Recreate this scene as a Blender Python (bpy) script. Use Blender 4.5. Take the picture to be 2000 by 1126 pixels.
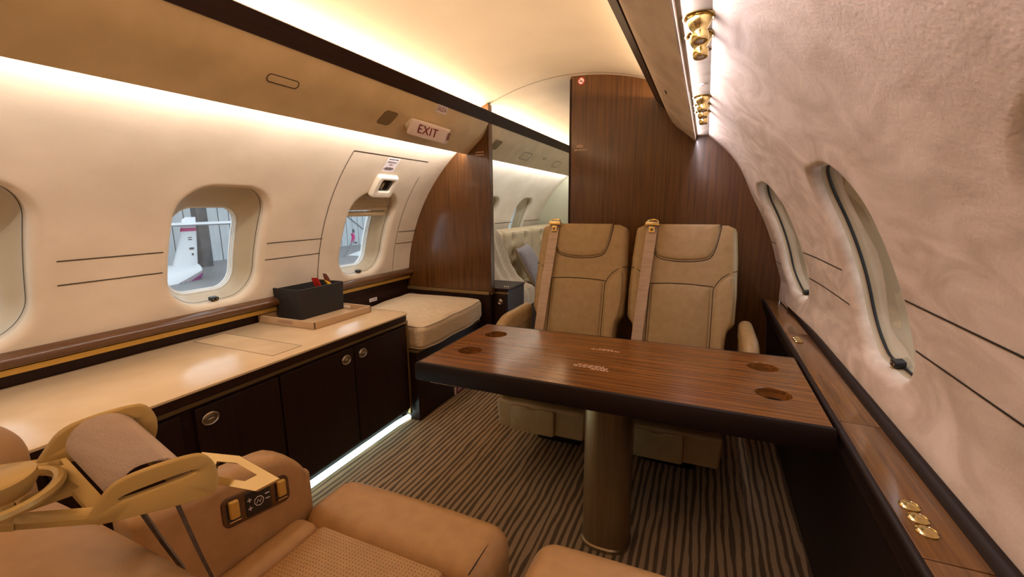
import bpy, bmesh, math, random
from mathutils import Vector as V, Matrix, noise
from math import sin, cos, pi, sqrt, atan2, asin, acos, radians as rad

for o in list(bpy.data.objects): bpy.data.objects.remove(o)
SC = bpy.context.scene
COL = SC.collection
random.seed(4)

# ------------------------------------------------------------------ camera
cam_data = bpy.data.cameras.new('camera'); cam = bpy.data.objects.new('camera', cam_data); COL.objects.link(cam)
cam_data.sensor_width = 36.0; cam_data.lens = 849.1/2000*36.0; cam_data.clip_start = 0.02; cam_data.clip_end = 200
YAW, PITCH, ROLL = rad(23.87), rad(-10.606), rad(-0.573)
fwd = V((-sin(YAW)*cos(PITCH), cos(YAW)*cos(PITCH), sin(PITCH))); rgt = V((cos(YAW), sin(YAW), 0)); upv = rgt.cross(fwd)
r2 = cos(ROLL)*rgt + sin(ROLL)*upv; u2 = -sin(ROLL)*rgt + cos(ROLL)*upv
cam.matrix_world = Matrix(((r2.x, u2.x, -fwd.x, 0), (r2.y, u2.y, -fwd.y, 0), (r2.z, u2.z, -fwd.z, 1.2), (0, 0, 0, 1)))
SC.camera = cam
# ------------------------------------------------------------------ world, exposure
w = bpy.data.worlds.new('hangar_daylight'); SC.world = w; w.use_nodes = True
w.node_tree.nodes['Background'].inputs[0].default_value = (0.86, 0.93, 1.0, 1); w.node_tree.nodes['Background'].inputs[1].default_value = 1.2
SC.view_settings.view_transform = 'Standard'; SC.view_settings.look = 'None'; SC.view_settings.gamma = 1; SC.view_settings.exposure = 0.75
SC.view_settings.use_curve_mapping = False
SC.cycles.caustics_reflective = False; SC.cycles.caustics_refractive = False
# ------------------------------------------------------------------ lamps: led strips of the cabin
def strip(name, p, length, width, direction, power, color):
    l = bpy.data.lights.new(name, 'AREA'); l.shape = 'RECTANGLE'; l.size = width; l.size_y = length; l.energy = power; l.color = color
    o = bpy.data.objects.new(name, l); COL.objects.link(o); z = -V(direction).normalized(); y = V((0, 1, 0)); x = y.cross(z).normalized(); y = z.cross(x)
    o.matrix_world = Matrix(((x.x, y.x, z.x, p[0]), (x.y, y.y, z.y, p[1]), (x.z, y.z, z.z, p[2]), (0, 0, 0, 1))); return o
CX, CZ, CR = -0.79, 0.6, 1.245
WARM = (1.0, 0.76, 0.50)
strip('cove_light_left', (CX-0.60, 0.55, 1.787), 4.2, 0.02, (0.8, 0, 0.6), 15.5, WARM)
strip('cove_light_right', (CX+0.60, 0.55, 1.787), 4.2, 0.02, (-0.8, 0, 0.6), 14.5, WARM)
strip('cove_light_aft', (CX-0.60, 3.98, 1.765), 2.5, 0.02, (0.75, 0, 0.75), 8, WARM)
strip('sidewall_light_left', (CX-0.7145, 0.55, 1.563), 4.2, 0.005, (-0.9, 0, -0.44), 9.5, (1.0, 0.92, 0.89))
strip('sidewall_light_right', (CX+0.7135, 0.55, 1.563), 4.2, 0.005, (0.9, 0, -0.44), 5.8, (1.0, 0.87, 0.95))
strip('sidewall_light_aft', (CX-0.7145, 3.98, 1.563), 2.5, 0.005, (-0.9, 0, -0.44), 5, (0.9, 0.95, 1.0))
strip('floor_light', (-1.515, 0.95, 0.03), 3.0, 0.012, (0.8, 0, -0.5), 1.2, (0.7, 0.95, 0.9))

# ------------------------------------------------------------------ materials
def mat(name, col=(0.5, 0.5, 0.5), rough=0.5, metal=0.0, **k):
    m = bpy.data.materials.new(name); m.use_nodes = True; nt = m.node_tree; b = nt.nodes['Principled BSDF']
    b.inputs['Base Color'].default_value = (*col, 1); b.inputs['Roughness'].default_value = rough; b.inputs['Metallic'].default_value = metal
    for a, v in k.items():
        b.inputs[a.replace('_', ' ')].default_value = v
    return m
def nd(m, t, **k):
    n = m.node_tree.nodes.new(t)
    for a, v in k.items():
        if a in n.inputs: n.inputs[a].default_value = v
        else: setattr(n, a, v)
    return n
def lk(m, a, b): m.node_tree.links.new(a, b)
def texmat(name, c1, c2, scale=(5, 5, 5), nscale=4.0, detail=6, rough=0.5, bump=0.0, bscale=None, lo=0.35, hi=0.65, metal=0.0, bumpdist=0.002, dist=0.0, **k):
    m = mat(name, c1, rough, metal, **k); b = m.node_tree.nodes['Principled BSDF']
    tc = nd(m, 'ShaderNodeTexCoord'); mp = nd(m, 'ShaderNodeMapping'); mp.inputs['Scale'].default_value = scale
    lk(m, tc.outputs['Object'], mp.inputs[0])
    nz = nd(m, 'ShaderNodeTexNoise', Scale=nscale, Detail=detail, Distortion=dist); lk(m, mp.outputs[0], nz.inputs['Vector'])
    cr = nd(m, 'ShaderNodeValToRGB'); cr.color_ramp.elements[0].position = lo; cr.color_ramp.elements[1].position = hi
    cr.color_ramp.elements[0].color = (*c1, 1); cr.color_ramp.elements[1].color = (*c2, 1)
    lk(m, nz.outputs[0], cr.inputs[0]); lk(m, cr.outputs[0], b.inputs['Base Color'])
    if bump:
        bp = nd(m, 'ShaderNodeBump', Strength=bump, Distance=bumpdist); src = nz
        if bscale:
            src = nd(m, 'ShaderNodeTexNoise', Scale=bscale, Detail=3); lk(m, tc.outputs['Object'], src.inputs['Vector'])
        lk(m, src.outputs[0], bp.inputs['Height']); lk(m, bp.outputs[0], b.inputs['Normal'])
    return m
M = {}
M['suede_left'] = texmat('suede_liner_left', (0.60, 0.495, 0.36), (0.68, 0.565, 0.42), (3, 2, 3), 2.0, 8, 0.75, 0.15, 260)
M['suede_right'] = texmat('suede_liner_right', (0.59, 0.475, 0.375), (0.80, 0.68, 0.57), (4.5, 2.0, 4), 2.2, 9, 0.75, 0.4, 150, 0.34, 0.66, dist=1.6)
M['seam'] = mat('dark_seam', (0.03, 0.018, 0.01), 0.7)
M['ceiling'] = texmat('ceiling_suede', (0.76, 0.62, 0.48), (0.80, 0.66, 0.515), (2, 2, 2), 2, 6, 0.7, 0.1, 200)
M['bin'] = texmat('bin_vinyl', (0.66, 0.505, 0.29), (0.74, 0.57, 0.335), (3, 3, 3), 3, 6, 0.55, 0.15, 300)
M['bin_right'] = texmat('bin_suede', (0.60, 0.49, 0.39), (0.78, 0.66, 0.55), (4, 2, 4), 3, 8, 0.65, 0.15, 200)
M['panel_suede'] = texmat('service_panel_suede', (0.30, 0.25, 0.19), (0.42, 0.36, 0.28), (6, 3, 6), 4, 8, 0.7)
M['grille'] = mat('grille_fabric', (0.25, 0.17, 0.08), 0.8)
def wood(name, c1, c2, axis, rough=0.25, coat=0.5):
    s = [46, 46, 46]; s['XYZ'.index(axis)] = 1.6
    return texmat(name, c1, c2, s, 2.2, 10, rough, 0.0, None, 0.32, 0.68, Coat_Weight=coat, Coat_Roughness=0.12)
M['wood_z'] = wood('walnut_veneer_upright', (0.064, 0.021, 0.003), (0.135, 0.050, 0.0085), 'Z', 0.3, 0.45)
M['wood_x'] = wood('walnut_veneer_table', (0.125, 0.044, 0.008), (0.285, 0.112, 0.024), 'X', 0.22, 0.3)
M['wood_y'] = wood('walnut_veneer_ledge', (0.095, 0.038, 0.0075), (0.24, 0.102, 0.021), 'Y', 0.2, 0.45)
M['wood_dark'] = wood('dark_veneer', (0.016, 0.005, 0.0028), (0.026, 0.009, 0.0045), 'Z', 0.45, 0.0)
M['wood_dark'].node_tree.nodes['Principled BSDF'].inputs['Specular IOR Level'].default_value = 0.25
M['trim_dark'] = wood('dark_trim', (0.022, 0.008, 0.004), (0.035, 0.013, 0.006), 'Y', 0.45, 0.0)
M['trim_dark'].node_tree.nodes['Principled BSDF'].inputs['Specular IOR Level'].default_value = 0.25
M['trim_brown'] = wood('brown_trim', (0.075, 0.028, 0.008), (0.12, 0.048, 0.014), 'Y', 0.3, 0.3)
M['black_edge'] = mat('dark_leather_edge', (0.012, 0.005, 0.0035), 0.5, Specular_IOR_Level=0.3)
M['gold'] = mat('brushed_gold', (0.68, 0.42, 0.09), 0.4, 0.35)
M['gold_trim'] = mat('dull_gold_trim', (0.30, 0.19, 0.075), 0.4, 0.7)
M['brass'] = mat('polished_brass', (0.85, 0.68, 0.30), 0.14, 1.0)
M['nickel'] = mat('satin_nickel', (0.50, 0.42, 0.33), 0.3, 1.0)
M['bronze'] = texmat('brushed_bronze', (0.36, 0.25, 0.13), (0.44, 0.31, 0.17), (60, 60, 1), 3, 5, 0.32, metal=0.85)
M['leather'] = texmat('tan_leather', (0.37, 0.25, 0.108), (0.42, 0.285, 0.13), (6, 6, 6), 5, 8, 0.42, 0.25, 420, bumpdist=0.0008)
M['leather_near'] = texmat('caramel_leather', (0.44, 0.248, 0.098), (0.50, 0.287, 0.117), (6, 6, 6), 5, 8, 0.42, 0.3, 480, bumpdist=0.0008)
M['webbing'] = texmat('belt_webbing', (0.48, 0.35, 0.255), (0.57, 0.425, 0.315), (4, 4, 26), 3, 6, 0.6, 0.4, 500)
M['webbing_shaded'] = texmat('belt_webbing_shaded', (0.10, 0.07, 0.05), (0.15, 0.11, 0.08), (10, 10, 10), 8, 6, 0.7, 0.4, 500)  # belt webbing darkened, the shade under the buckle put into its colour
M['buckle'] = mat('tan_lacquered_metal', (0.52, 0.35, 0.115), 0.34, 0.3)
M['steel'] = mat('champagne_steel', (0.80, 0.66, 0.42), 0.2, 1.0)
M['linen'] = texmat('oatmeal_linen', (0.58, 0.43, 0.26), (0.72, 0.555, 0.355), (8, 60, 30), 3, 6, 0.85, 0.4, 300)
M['piping'] = mat('cream_piping', (0.72, 0.58, 0.40), 0.7)
M['divan'] = texmat('divan_linen', (0.42, 0.32, 0.18), (0.52, 0.40, 0.235), (20, 20, 20), 4, 6, 0.85, 0.3, 300)
M['blanket'] = texmat('beige_blanket', (0.46, 0.36, 0.24), (0.54, 0.43, 0.30), (12, 12, 12), 4, 6, 0.9, 0.4, 250)
M['pillow_grey'] = texmat('grey_pillow', (0.22, 0.19, 0.19), (0.28, 0.24, 0.24), (12, 12, 12), 4, 6, 0.8)
M['laminate'] = texmat('cream_worktop', (0.66, 0.47, 0.27), (0.70, 0.51, 0.30), (3, 3, 3), 3, 5, 0.2)
M['tray'] = mat('tray_leatherette', (0.50, 0.33, 0.18), 0.45)
M['tray_pad'] = mat('tray_grip', (0.36, 0.22, 0.14), 0.5)
M['white_plastic'] = mat('ivory_plastic', (0.78, 0.70, 0.56), 0.4)
M['reveal'] = mat('window_reveal_plastic', (0.52, 0.41, 0.265), 0.35)
M['window_white'] = mat('window_white_frame', (0.78, 0.80, 0.78), 0.35)
M['black'] = mat('black_rubber', (0.008, 0.008, 0.009), 0.5)
M['black_gloss'] = mat('black_gloss_plastic', (0.012, 0.012, 0.013), 0.12)
M['sign'] = mat('sign_plastic', (0.80, 0.68, 0.66), 0.3)
M['red'] = mat('sign_red', (0.20, 0.008, 0.014), 0.5)
M['red_bright'] = mat('no_smoking_red', (0.45, 0.015, 0.02), 0.5)
M['white'] = mat('white_label', (0.80, 0.72, 0.72), 0.5)
M['label_tan'] = mat('pale_lettering', (0.62, 0.40, 0.28), 0.5)
M['ink'] = mat('dark_ink', (0.06, 0.02, 0.03), 0.6)
M['yellow'] = mat('yellow_wrapper', (0.80, 0.45, 0.02), 0.3)
M['red_wrap'] = mat('red_wrapper', (0.55, 0.03, 0.02), 0.3)
M['brown_wrap'] = mat('brown_wrapper', (0.15, 0.04, 0.03), 0.3)
M['lens'] = mat('lamp_glass', (0.9, 0.9, 0.9), 0.05)
M['green_wall'] = mat('pale_green_panel', (0.50, 0.48, 0.33), 0.6)
M['hangar'] = texmat('white_corrugated_metal', (0.40, 0.435, 0.46), (0.46, 0.495, 0.52), (0.5, 2, 0.5), 2, 4, 0.6)
M['hangar_seam'] = mat('hangar_seam', (0.17, 0.18, 0.19), 0.7)
M['concrete'] = texmat('grey_column', (0.07, 0.07, 0.073), (0.115, 0.115, 0.12), (1, 1, 1), 2, 6, 0.7)
M['plane_white'] = mat('airplane_white', (0.60, 0.63, 0.66), 0.3)
M['plane_purple'] = mat('airplane_purple', (0.20, 0.03, 0.16), 0.3)
M['plane_magenta'] = mat('airplane_magenta', (0.42, 0.01, 0.14), 0.3)
M['tarmac'] = mat('hangar_floor_grey', (0.16, 0.165, 0.17), 0.5)
# woven basket
m = M['basket'] = texmat('dark_woven_rope', (0.008, 0.006, 0.0045), (0.02, 0.014, 0.010), (60, 60, 60), 4, 3, 0.7)
bk = nd(m, 'ShaderNodeTexChecker', Scale=85.0); tc = nd(m, 'ShaderNodeTexCoord'); lk(m, tc.outputs['Object'], bk.inputs[0])
bp = nd(m, 'ShaderNodeBump', Strength=0.9, Distance=0.003); lk(m, bk.outputs[1], bp.inputs['Height']); lk(m, bp.outputs[0], m.node_tree.nodes['Principled BSDF'].inputs['Normal'])
# perforated leathers
def perforate(key, src, ux, uy, pitch):
    m = src.copy(); m.name = key; M[key] = m; b = m.node_tree.nodes['Principled BSDF']
    col = b.inputs['Base Color'].links[0].from_socket
    tc = nd(m, 'ShaderNodeTexCoord'); sp = nd(m, 'ShaderNodeSeparateXYZ'); lk(m, tc.outputs['Object'], sp.inputs[0])
    def frac(axis, mul):
        a = nd(m, 'ShaderNodeMath', operation='MULTIPLY'); lk(m, sp.outputs[axis], a.inputs[0]); a.inputs[1].default_value = mul/pitch
        f = nd(m, 'ShaderNodeMath', operation='PINGPONG'); lk(m, a.outputs[0], f.inputs[0]); f.inputs[1].default_value = 0.5
        s = nd(m, 'ShaderNodeMath', operation='POWER'); lk(m, f.outputs[0], s.inputs[0]); s.inputs[1].default_value = 2; return s
    A, B = frac(ux, 1), frac(uy, 1)
    s = nd(m, 'ShaderNodeMath', operation='ADD'); lk(m, A.outputs[0], s.inputs[0]); lk(m, B.outputs[0], s.inputs[1])
    lt = nd(m, 'ShaderNodeMath', operation='LESS_THAN'); lk(m, s.outputs[0], lt.inputs[0]); lt.inputs[1].default_value = 0.035
    mx = nd(m, 'ShaderNodeMix', data_type='RGBA'); lk(m, lt.outputs[0], mx.inputs[0]); lk(m, col, mx.inputs[6]); mx.inputs[7].default_value = (0.17, 0.10, 0.04, 1)
    lk(m, mx.outputs[2], b.inputs['Base Color'])
perforate('leather_perforated', M['leather'], 0, 2, 0.0055)
perforate('leather_near_perforated', M['leather_near'], 0, 1, 0.0085)
# carpet with wavering stripes running along the cabin
m = M['carpet'] = mat('striped_carpet', (0.2, 0.12, 0.06), 0.95)
b = m.node_tree.nodes['Principled BSDF']; tc = nd(m, 'ShaderNodeTexCoord'); mp = nd(m, 'ShaderNodeMapping'); mp.inputs['Scale'].default_value = (1, 0.10, 1)
lk(m, tc.outputs['Object'], mp.inputs[0]); wv = nd(m, 'ShaderNodeTexWave', Scale=11.5, Distortion=3.6, Detail=3.0); wv.inputs['Detail Scale'].default_value = 3.0
lk(m, mp.outputs[0], wv.inputs[0]); cr = nd(m, 'ShaderNodeValToRGB'); cr.color_ramp.elements[0].position = 0.30; cr.color_ramp.elements[1].position = 0.55
cr.color_ramp.elements[0].color = (0.115, 0.073, 0.038, 1); cr.color_ramp.elements[1].color = (0.41, 0.275, 0.15, 1)
lk(m, wv.outputs[1], cr.inputs[0]); nz = nd(m, 'ShaderNodeTexNoise', Scale=420.0, Detail=2.0); lk(m, tc.outputs['Object'], nz.inputs['Vector'])
mx = nd(m, 'ShaderNodeMix', data_type='RGBA', blend_type='OVERLAY'); mx.inputs[0].default_value = 0.5
lk(m, cr.outputs[0], mx.inputs[6]); lk(m, nz.outputs[0], mx.inputs[7]); lk(m, mx.outputs[2], b.inputs['Base Color'])
bp = nd(m, 'ShaderNodeBump', Strength=0.6, Distance=0.004); lk(m, nz.outputs[0], bp.inputs['Height']); lk(m, bp.outputs[0], b.inputs['Normal'])
# clear pane
m = M['glass'] = bpy.data.materials.new('clear_pane'); m.use_nodes = True; nt = m.node_tree; nt.nodes.clear()
out = nt.nodes.new('ShaderNodeOutputMaterial'); tr = nt.nodes.new('ShaderNodeBsdfTransparent'); gl = nt.nodes.new('ShaderNodeBsdfGlossy'); fr = nt.nodes.new('ShaderNodeLayerWeight'); pw = nt.nodes.new('ShaderNodeMath'); pw.operation = 'POWER'; pw.inputs[1].default_value = 4.0; ml = nt.nodes.new('ShaderNodeMath'); ml.operation = 'MULTIPLY_ADD'; ml.inputs[1].default_value = 0.75; ml.inputs[2].default_value = 0.04; mx = nt.nodes.new('ShaderNodeMixShader')
tr.inputs[0].default_value = (0.96, 0.98, 0.98, 1); gl.inputs['Roughness'].default_value = 0.03; fr.inputs[0].default_value = 0.5
lk(m, fr.outputs[1], pw.inputs[0]); lk(m, pw.outputs[0], ml.inputs[0]); lk(m, ml.outputs[0], mx.inputs[0]); lk(m, tr.outputs[0], mx.inputs[1]); lk(m, gl.outputs[0], mx.inputs[2]); lk(m, mx.outputs[0], out.inputs[0])
def glow(name, col, s):
    m = mat(name, col, 0.5); b = m.node_tree.nodes['Principled BSDF']; b.inputs['Emission Color'].default_value = (*col, 1); b.inputs['Emission Strength'].default_value = s; return m
M['led_floor'] = glow('lit_floor_strip', (0.72, 0.95, 0.90), 1.6)

# ------------------------------------------------------------------ mesh helpers
class MB:
    def __init__(s): s.v = []; s.f = []; s.m = []
    def add(s, vs, fs, m=0):
        o = len(s.v); s.v += [tuple(x) for x in vs]; s.f += [tuple(i+o for i in f) for f in fs]; s.m += [m]*len(fs); return s
    def grid(s, fn, nu, nv, m=0, cu=False, cv=False):
        ru = nu if cu else nu+1; rv = nv if cv else nv+1
        vs = [fn(i/nu, j/nv) for i in range(ru) for j in range(rv)]
        fs = [(i*rv+j, ((i+1) % ru)*rv+j, ((i+1) % ru)*rv+(j+1) % rv, i*rv+(j+1) % rv) for i in range(nu) for j in range(nv)]
        return s.add(vs, fs, m)
    def loops(s, rings, m=0, cap0=False, cap1=False, closed=True):
        n = len(rings[0]); vs = [p for r in rings for p in r]; fs = []
        for i in range(len(rings)-1):
            for j in range(n if closed else n-1): fs.append((i*n+j, i*n+(j+1) % n, (i+1)*n+(j+1) % n, (i+1)*n+j))
        if cap0: fs.append(tuple(range(n))[::-1])
        if cap1: fs.append(tuple((len(rings)-1)*n+j for j in range(n)))
        return s.add(vs, fs, m)
    def tube(s, path, r, n=8, m=0, closed=False, flat=1.0):
        P = [V(p) for p in path]; k = len(P); rings = []
        t0 = (P[1]-P[0]).normalized(); up = V((0, 0, 1)) if abs(t0.z) < .9 else V((1, 0, 0)); nrm = (up-up.dot(t0)*t0).normalized()
        for i in range(k):
            a = P[(i-1) % k] if (closed or i > 0) else P[0]; c = P[(i+1) % k] if (closed or i < k-1) else P[-1]
            t = (c-a).normalized(); nrm = (nrm-nrm.dot(t)*t).normalized(); bb = t.cross(nrm); rr = r[i] if isinstance(r, (list, tuple)) else r
            rings.append([P[i]+rr*(cos(q)*nrm+flat*sin(q)*bb) for q in [2*pi*j/n for j in range(n)]])
        if closed: rings.append(rings[0])
        return s.loops(rings, m, not closed, not closed)
    def lathe(s, prof, c, ax=(0, 0, 1), n=24, m=0, cap=True):
        ax = V(ax).normalized(); e1 = ax.orthogonal().normalized(); e2 = ax.cross(e1)
        return s.loops([[V(c)+ax*h+r*(cos(q)*e1+sin(q)*e2) for q in [2*pi*j/n for j in range(n)]] for r, h in prof], m, cap, cap)
    def box(s, x0, x1, y0, y1, z0, z1, r=0.0, n=3, m=0, fn=None, k=2):
        c = V(((x0+x1)/2, (y0+y1)/2, (z0+z1)/2)); h = V((abs(x1-x0)/2, abs(y1-y0)/2, abs(z1-z0)/2)); r = min(r, *h)*0.999
        def axis(hh):
            if r <= 0: return [-hh+2*hh*i/k for i in range(k+1)]
            a = [r*(1-math.tan(pi/4*(1-i/n))) for i in range(n)]
            lo = [-hh+q for q in a]; mid = [-(hh-r)+2*(hh-r)*i/k for i in range(k+1)]
            return lo+mid+[-q for q in lo[::-1]]
        A = [axis(q) for q in h]; idx = {}; vs = []; fs = []
        def vid(p):
            key = tuple(round(q, 7) for q in p)
            if key not in idx:
                q = V(p)
                if r > 0:
                    inn = V([max(-(h[i]-r), min(h[i]-r, p[i])) for i in range(3)]); d = q-inn
                    if d.length > 1e-9: q = inn+d.normalized()*r
                q = q+c
                if fn: q = V(fn(q))
                idx[key] = len(vs); vs.append(q)
            return idx[key]
        for ax in range(3):
            a, b_ = (ax+1) % 3, (ax+2) % 3
            for sgn in (-1, 1):
                for i in range(len(A[a])-1):
                    for j in range(len(A[b_])-1):
                        q = []
                        for (ii, jj) in ((i, j), (i+1, j), (i+1, j+1), (i, j+1)):
                            p = [0, 0, 0]; p[ax] = sgn*h[ax]; p[a] = A[a][ii]; p[b_] = A[b_][jj]; q.append(vid(p))
                        fs.append(tuple(q) if sgn > 0 else tuple(q[::-1]))
        return s.add(vs, fs, m)
    def prism(s, outl, P, h0, h1, r=0.0, n=3, m=0):      # outline in a plane, raised from h0 to h1, its far rim rounded; P(x, y, h) places it
        cx = sum(p[0] for p in outl)/len(outl); cy = sum(p[1] for p in outl)/len(outl)
        ext = max(max(abs(p[0]-cx), abs(p[1]-cy)) for p in outl); rings = [[P(x, y, h0) for x, y in outl]]
        for i in range(n+1 if r > 0 else 1):
            a = pi/2*i/n if r > 0 else 0; ins = offset(outl, -r*(1-cos(a))) if r > 0 and i else outl
            rings.append([P(x, y, h1-r+r*sin(a)) for x, y in ins])
        return s.loops(rings, m, True, True)
    def pad(s, outl, P, t, e=0.012, crown=0.0, n=4, m=0, sink=0.004, rings=5):   # a stuffed panel: rounded rim, then crowned to its centre
        cx = sum(p[0] for p in outl)/len(outl); cy = sum(p[1] for p in outl)/len(outl)
        R = [[P(x, y, -sink) for x, y in outl]]
        for i in range(n+1):
            a = pi/2*i/n; ins = offset(outl, -e*(1-cos(a))); R.append([P(x, y, t*sin(a)) for x, y in ins])
        last = offset(outl, -e)
        for i in range(1, rings+1):
            k = 1-i/(rings+0.02); R.append([P(cx+(x-cx)*k, cy+(y-cy)*k, t+crown*(1-k*k)) for x, y in last])
        return s.loops(R, m, False, True)
def offset(o, d):
    n = len(o); ar = sum(o[i][0]*o[(i+1) % n][1]-o[(i+1) % n][0]*o[i][1] for i in range(n)); sg = 1 if ar > 0 else -1; out = []
    for i in range(n):
        a, b_, c = o[i-1], o[i], o[(i+1) % n]; t1 = V((b_[0]-a[0], b_[1]-a[1])); t2 = V((c[0]-b_[0], c[1]-b_[1]))
        if t1.length < 1e-9: t1 = t2
        if t2.length < 1e-9: t2 = t1
        t = (t1.normalized()+t2.normalized())
        if t.length < 1e-6: t = t1
        t.normalize(); nn = V((t.y, -t.x))*sg; out.append((b_[0]+nn.x*d, b_[1]+nn.y*d))
    return out
def rrect(w, h, r, n=8, cx=0, cy=0):                       # rounded rectangle, counter-clockwise
    r = min(r, w/2-1e-4, h/2-1e-4); o = []
    for qx, qy, a0 in ((1, -1, -90), (1, 1, 0), (-1, 1, 90), (-1, -1, 180)):
        for i in range(n+1):
            a = rad(a0+90*i/n); o.append((cx+qx*(w/2-r)+r*cos(a), cy+qy*(h/2-r)+r*sin(a)))
    return o
def dens(o, d=0.02, closed=True):
    out = []; n = len(o)
    for i in range(n if closed else n-1):
        a, b_ = V(o[i]), V(o[(i+1) % n]); k = max(1, int((b_-a).length/d))
        out += [tuple(a+(b_-a)*j/k) for j in range(k)]
    if not closed: out.append(tuple(o[-1]))
    return out
def smoothpoly(o, it=2, closed=True):                     # corner cutting
    for _ in range(it):
        n = len(o); q = []
        for i in range(n if closed else n-1):
            a, b_ = V(o[i]), V(o[(i+1) % n]); q += [tuple(a*.75+b_*.25), tuple(a*.25+b_*.75)]
        if not closed: q = [tuple(o[0])]+q+[tuple(o[-1])]
        o = q
    return o
def root(o):
    while o.parent: o = o.parent
    return o
def obj(name, mb, mats, parent=None, ang=38, loc=None):
    me = bpy.data.meshes.new(name); base = root(parent).location if parent else V(loc or (0, 0, 0))
    me.from_pydata([tuple(V(v)-base) for v in mb.v], [], mb.f)
    for x in (mats if isinstance(mats, (list, tuple)) else [mats]): me.materials.append(M[x])
    me.polygons.foreach_set('material_index', mb.m); me.polygons.foreach_set('use_smooth', [True]*len(mb.f))
    bm = bmesh.new(); bm.from_mesh(me); bmesh.ops.remove_doubles(bm, verts=bm.verts, dist=1e-6); bmesh.ops.recalc_face_normals(bm, faces=bm.faces); bm.to_mesh(me); bm.free()
    me.set_sharp_from_angle(angle=rad(ang)); me.update()
    o = bpy.data.objects.new(name, me); COL.objects.link(o)
    if parent: o.parent = parent
    else: o.location = base
    return o
def tag(o, label=None, cat=None, group=None, kind=None):
    for k, v in (('label', label), ('category', cat), ('group', group), ('kind', kind)):
        if v: o[k] = v
    return o
def thing(name, label, cat, loc, group=None):
    o = bpy.data.objects.new(name, None); o.empty_display_size = 0.05; COL.objects.link(o); o.location = loc; return tag(o, label, cat, group)
def struct(name, mb, mats, parent=None, ang=38):
    o = obj(name, mb, mats, parent, ang)
    if not parent: o['kind'] = 'structure'
    return o
def dup(r, d, label=None):
    c = r.copy(); COL.objects.link(c); c.location = V(r.location)+V(d)
    if label: c['label'] = label
    for ch in r.children:
        e = ch.copy(); COL.objects.link(e); e.parent = c
        for g in ch.children:
            q = g.copy(); COL.objects.link(q); q.parent = e
    return c
def lettering(s, size, P, depth=0.0006, spacing=1.0, squeeze=1.0, h0=0.0006):    # text as a mesh, its centre at P(0,0)
    cu = bpy.data.curves.new('t', 'FONT'); cu.body = s; cu.size = size; cu.align_x = 'CENTER'; cu.align_y = 'CENTER'; cu.space_character = spacing; cu.extrude = depth/2; cu.resolution_u = 3
    o = bpy.data.objects.new('t', cu); COL.objects.link(o); bpy.context.view_layer.update()
    me = bpy.data.meshes.new_from_object(o.evaluated_get(bpy.context.evaluated_depsgraph_get()))
    mb = MB().add([P(v.co.x*squeeze, v.co.y, v.co.z+depth/2+h0) for v in me.vertices], [tuple(p.vertices) for p in me.polygons])
    bpy.data.objects.remove(o); bpy.data.curves.remove(cu); bpy.data.meshes.remove(me); return mb
def frame(o, ex, ey, ez=None):                            # P(x,y,h) on a plane
    o, ex, ey = V(o), V(ex).normalized(), V(ey).normalized(); ez = V(ez).normalized() if ez else ex.cross(ey)
    return lambda x, y, h=0.0: o+ex*x+ey*y+ez*h
def sm(t): t = max(0., min(1., t)); return t*t*(3-2*t)
def small_print(P, w, rows, seed, hh=0.006, m=0):         # rows of print too small to read
    rnd = random.Random(seed); mb = MB()
    for k, (rw, rx) in enumerate(rows):
        x = -rw*w/2+rx*w; end = x+rw*w; y = -k*hh*1.35
        while x < end-0.003:
            l = min(rnd.uniform(.006, .02), end-x); mb.add([P(x, y, .0006), P(x+l, y, .0006), P(x+l, y+hh, .0006), P(x, y+hh, .0006)], [(0, 1, 2, 3)], m); x += l+0.003
    return mb

# ================================================================== THE SETTING
YR, YA = -1.6, 5.3                                        # added rear closure and aft end of the cabin
def zu(z): return CR*asin((z-CZ)/CR)
def wallp(side, y, u, d=0.0):
    ph = u/CR; R = CR+d; x = CX+side*R*cos(ph); z = CZ+R*sin(ph)
    if side > 0: x -= 0.055*sm((y-1.9)/0.84)*sm((1.5-z)/0.3)*(0.6+0.4*sm((z-0.7)/0.2))   # the tail end narrows
    if side > 0: x -= 0.022*sm((0.82-z)/0.13)
    return V((x, y, z))
def radial(a, w, h, r):                                   # distance from the centre to a rounded rectangle
    c, s = cos(a), sin(a); lo, hi = 0, w+h
    for _ in range(40):
        m_ = (lo+hi)/2; qx, qy = abs(m_*c)-(w/2-r), abs(m_*s)-(h/2-r)
        d = sqrt(max(qx, 0)**2+max(qy, 0)**2)+min(max(qx, qy), 0)-r
        if d < 0: lo = m_
        else: hi = m_
    return lo
TY, TU0, TU1 = 0.27, 0.115, 0.79                          # tile of wall round one window
UC = 0.4525; WW, WH, WR = 0.39, 0.54, 0.135; IUC, IW, IH, IR = 0.392, 0.295, 0.375, 0.085
ANG = sorted([2*pi*i/220+0.001 for i in range(220)]+[atan2(sy*q, sx*TY) % (2*pi) for sx in (-1, 1) for sy, q in ((1, TU1-UC), (-1, UC-TU0))])
def hole(w, h, r): return [(radial(a, w, h, r)*cos(a), radial(a, w, h, r)*sin(a)) for a in ANG]
def tile_edge(a):
    c, s = cos(a), sin(a); t = 9
    if abs(c) > 1e-9: t = min(t, TY/abs(c))
    if s > 1e-9: t = min(t, (TU1-UC)/s)
    if s < -1e-9: t = min(t, (UC-TU0)/-s)
    return (t*c, t*s)
UB, UT = 0.088, CR*asin(0.979/CR)
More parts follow.
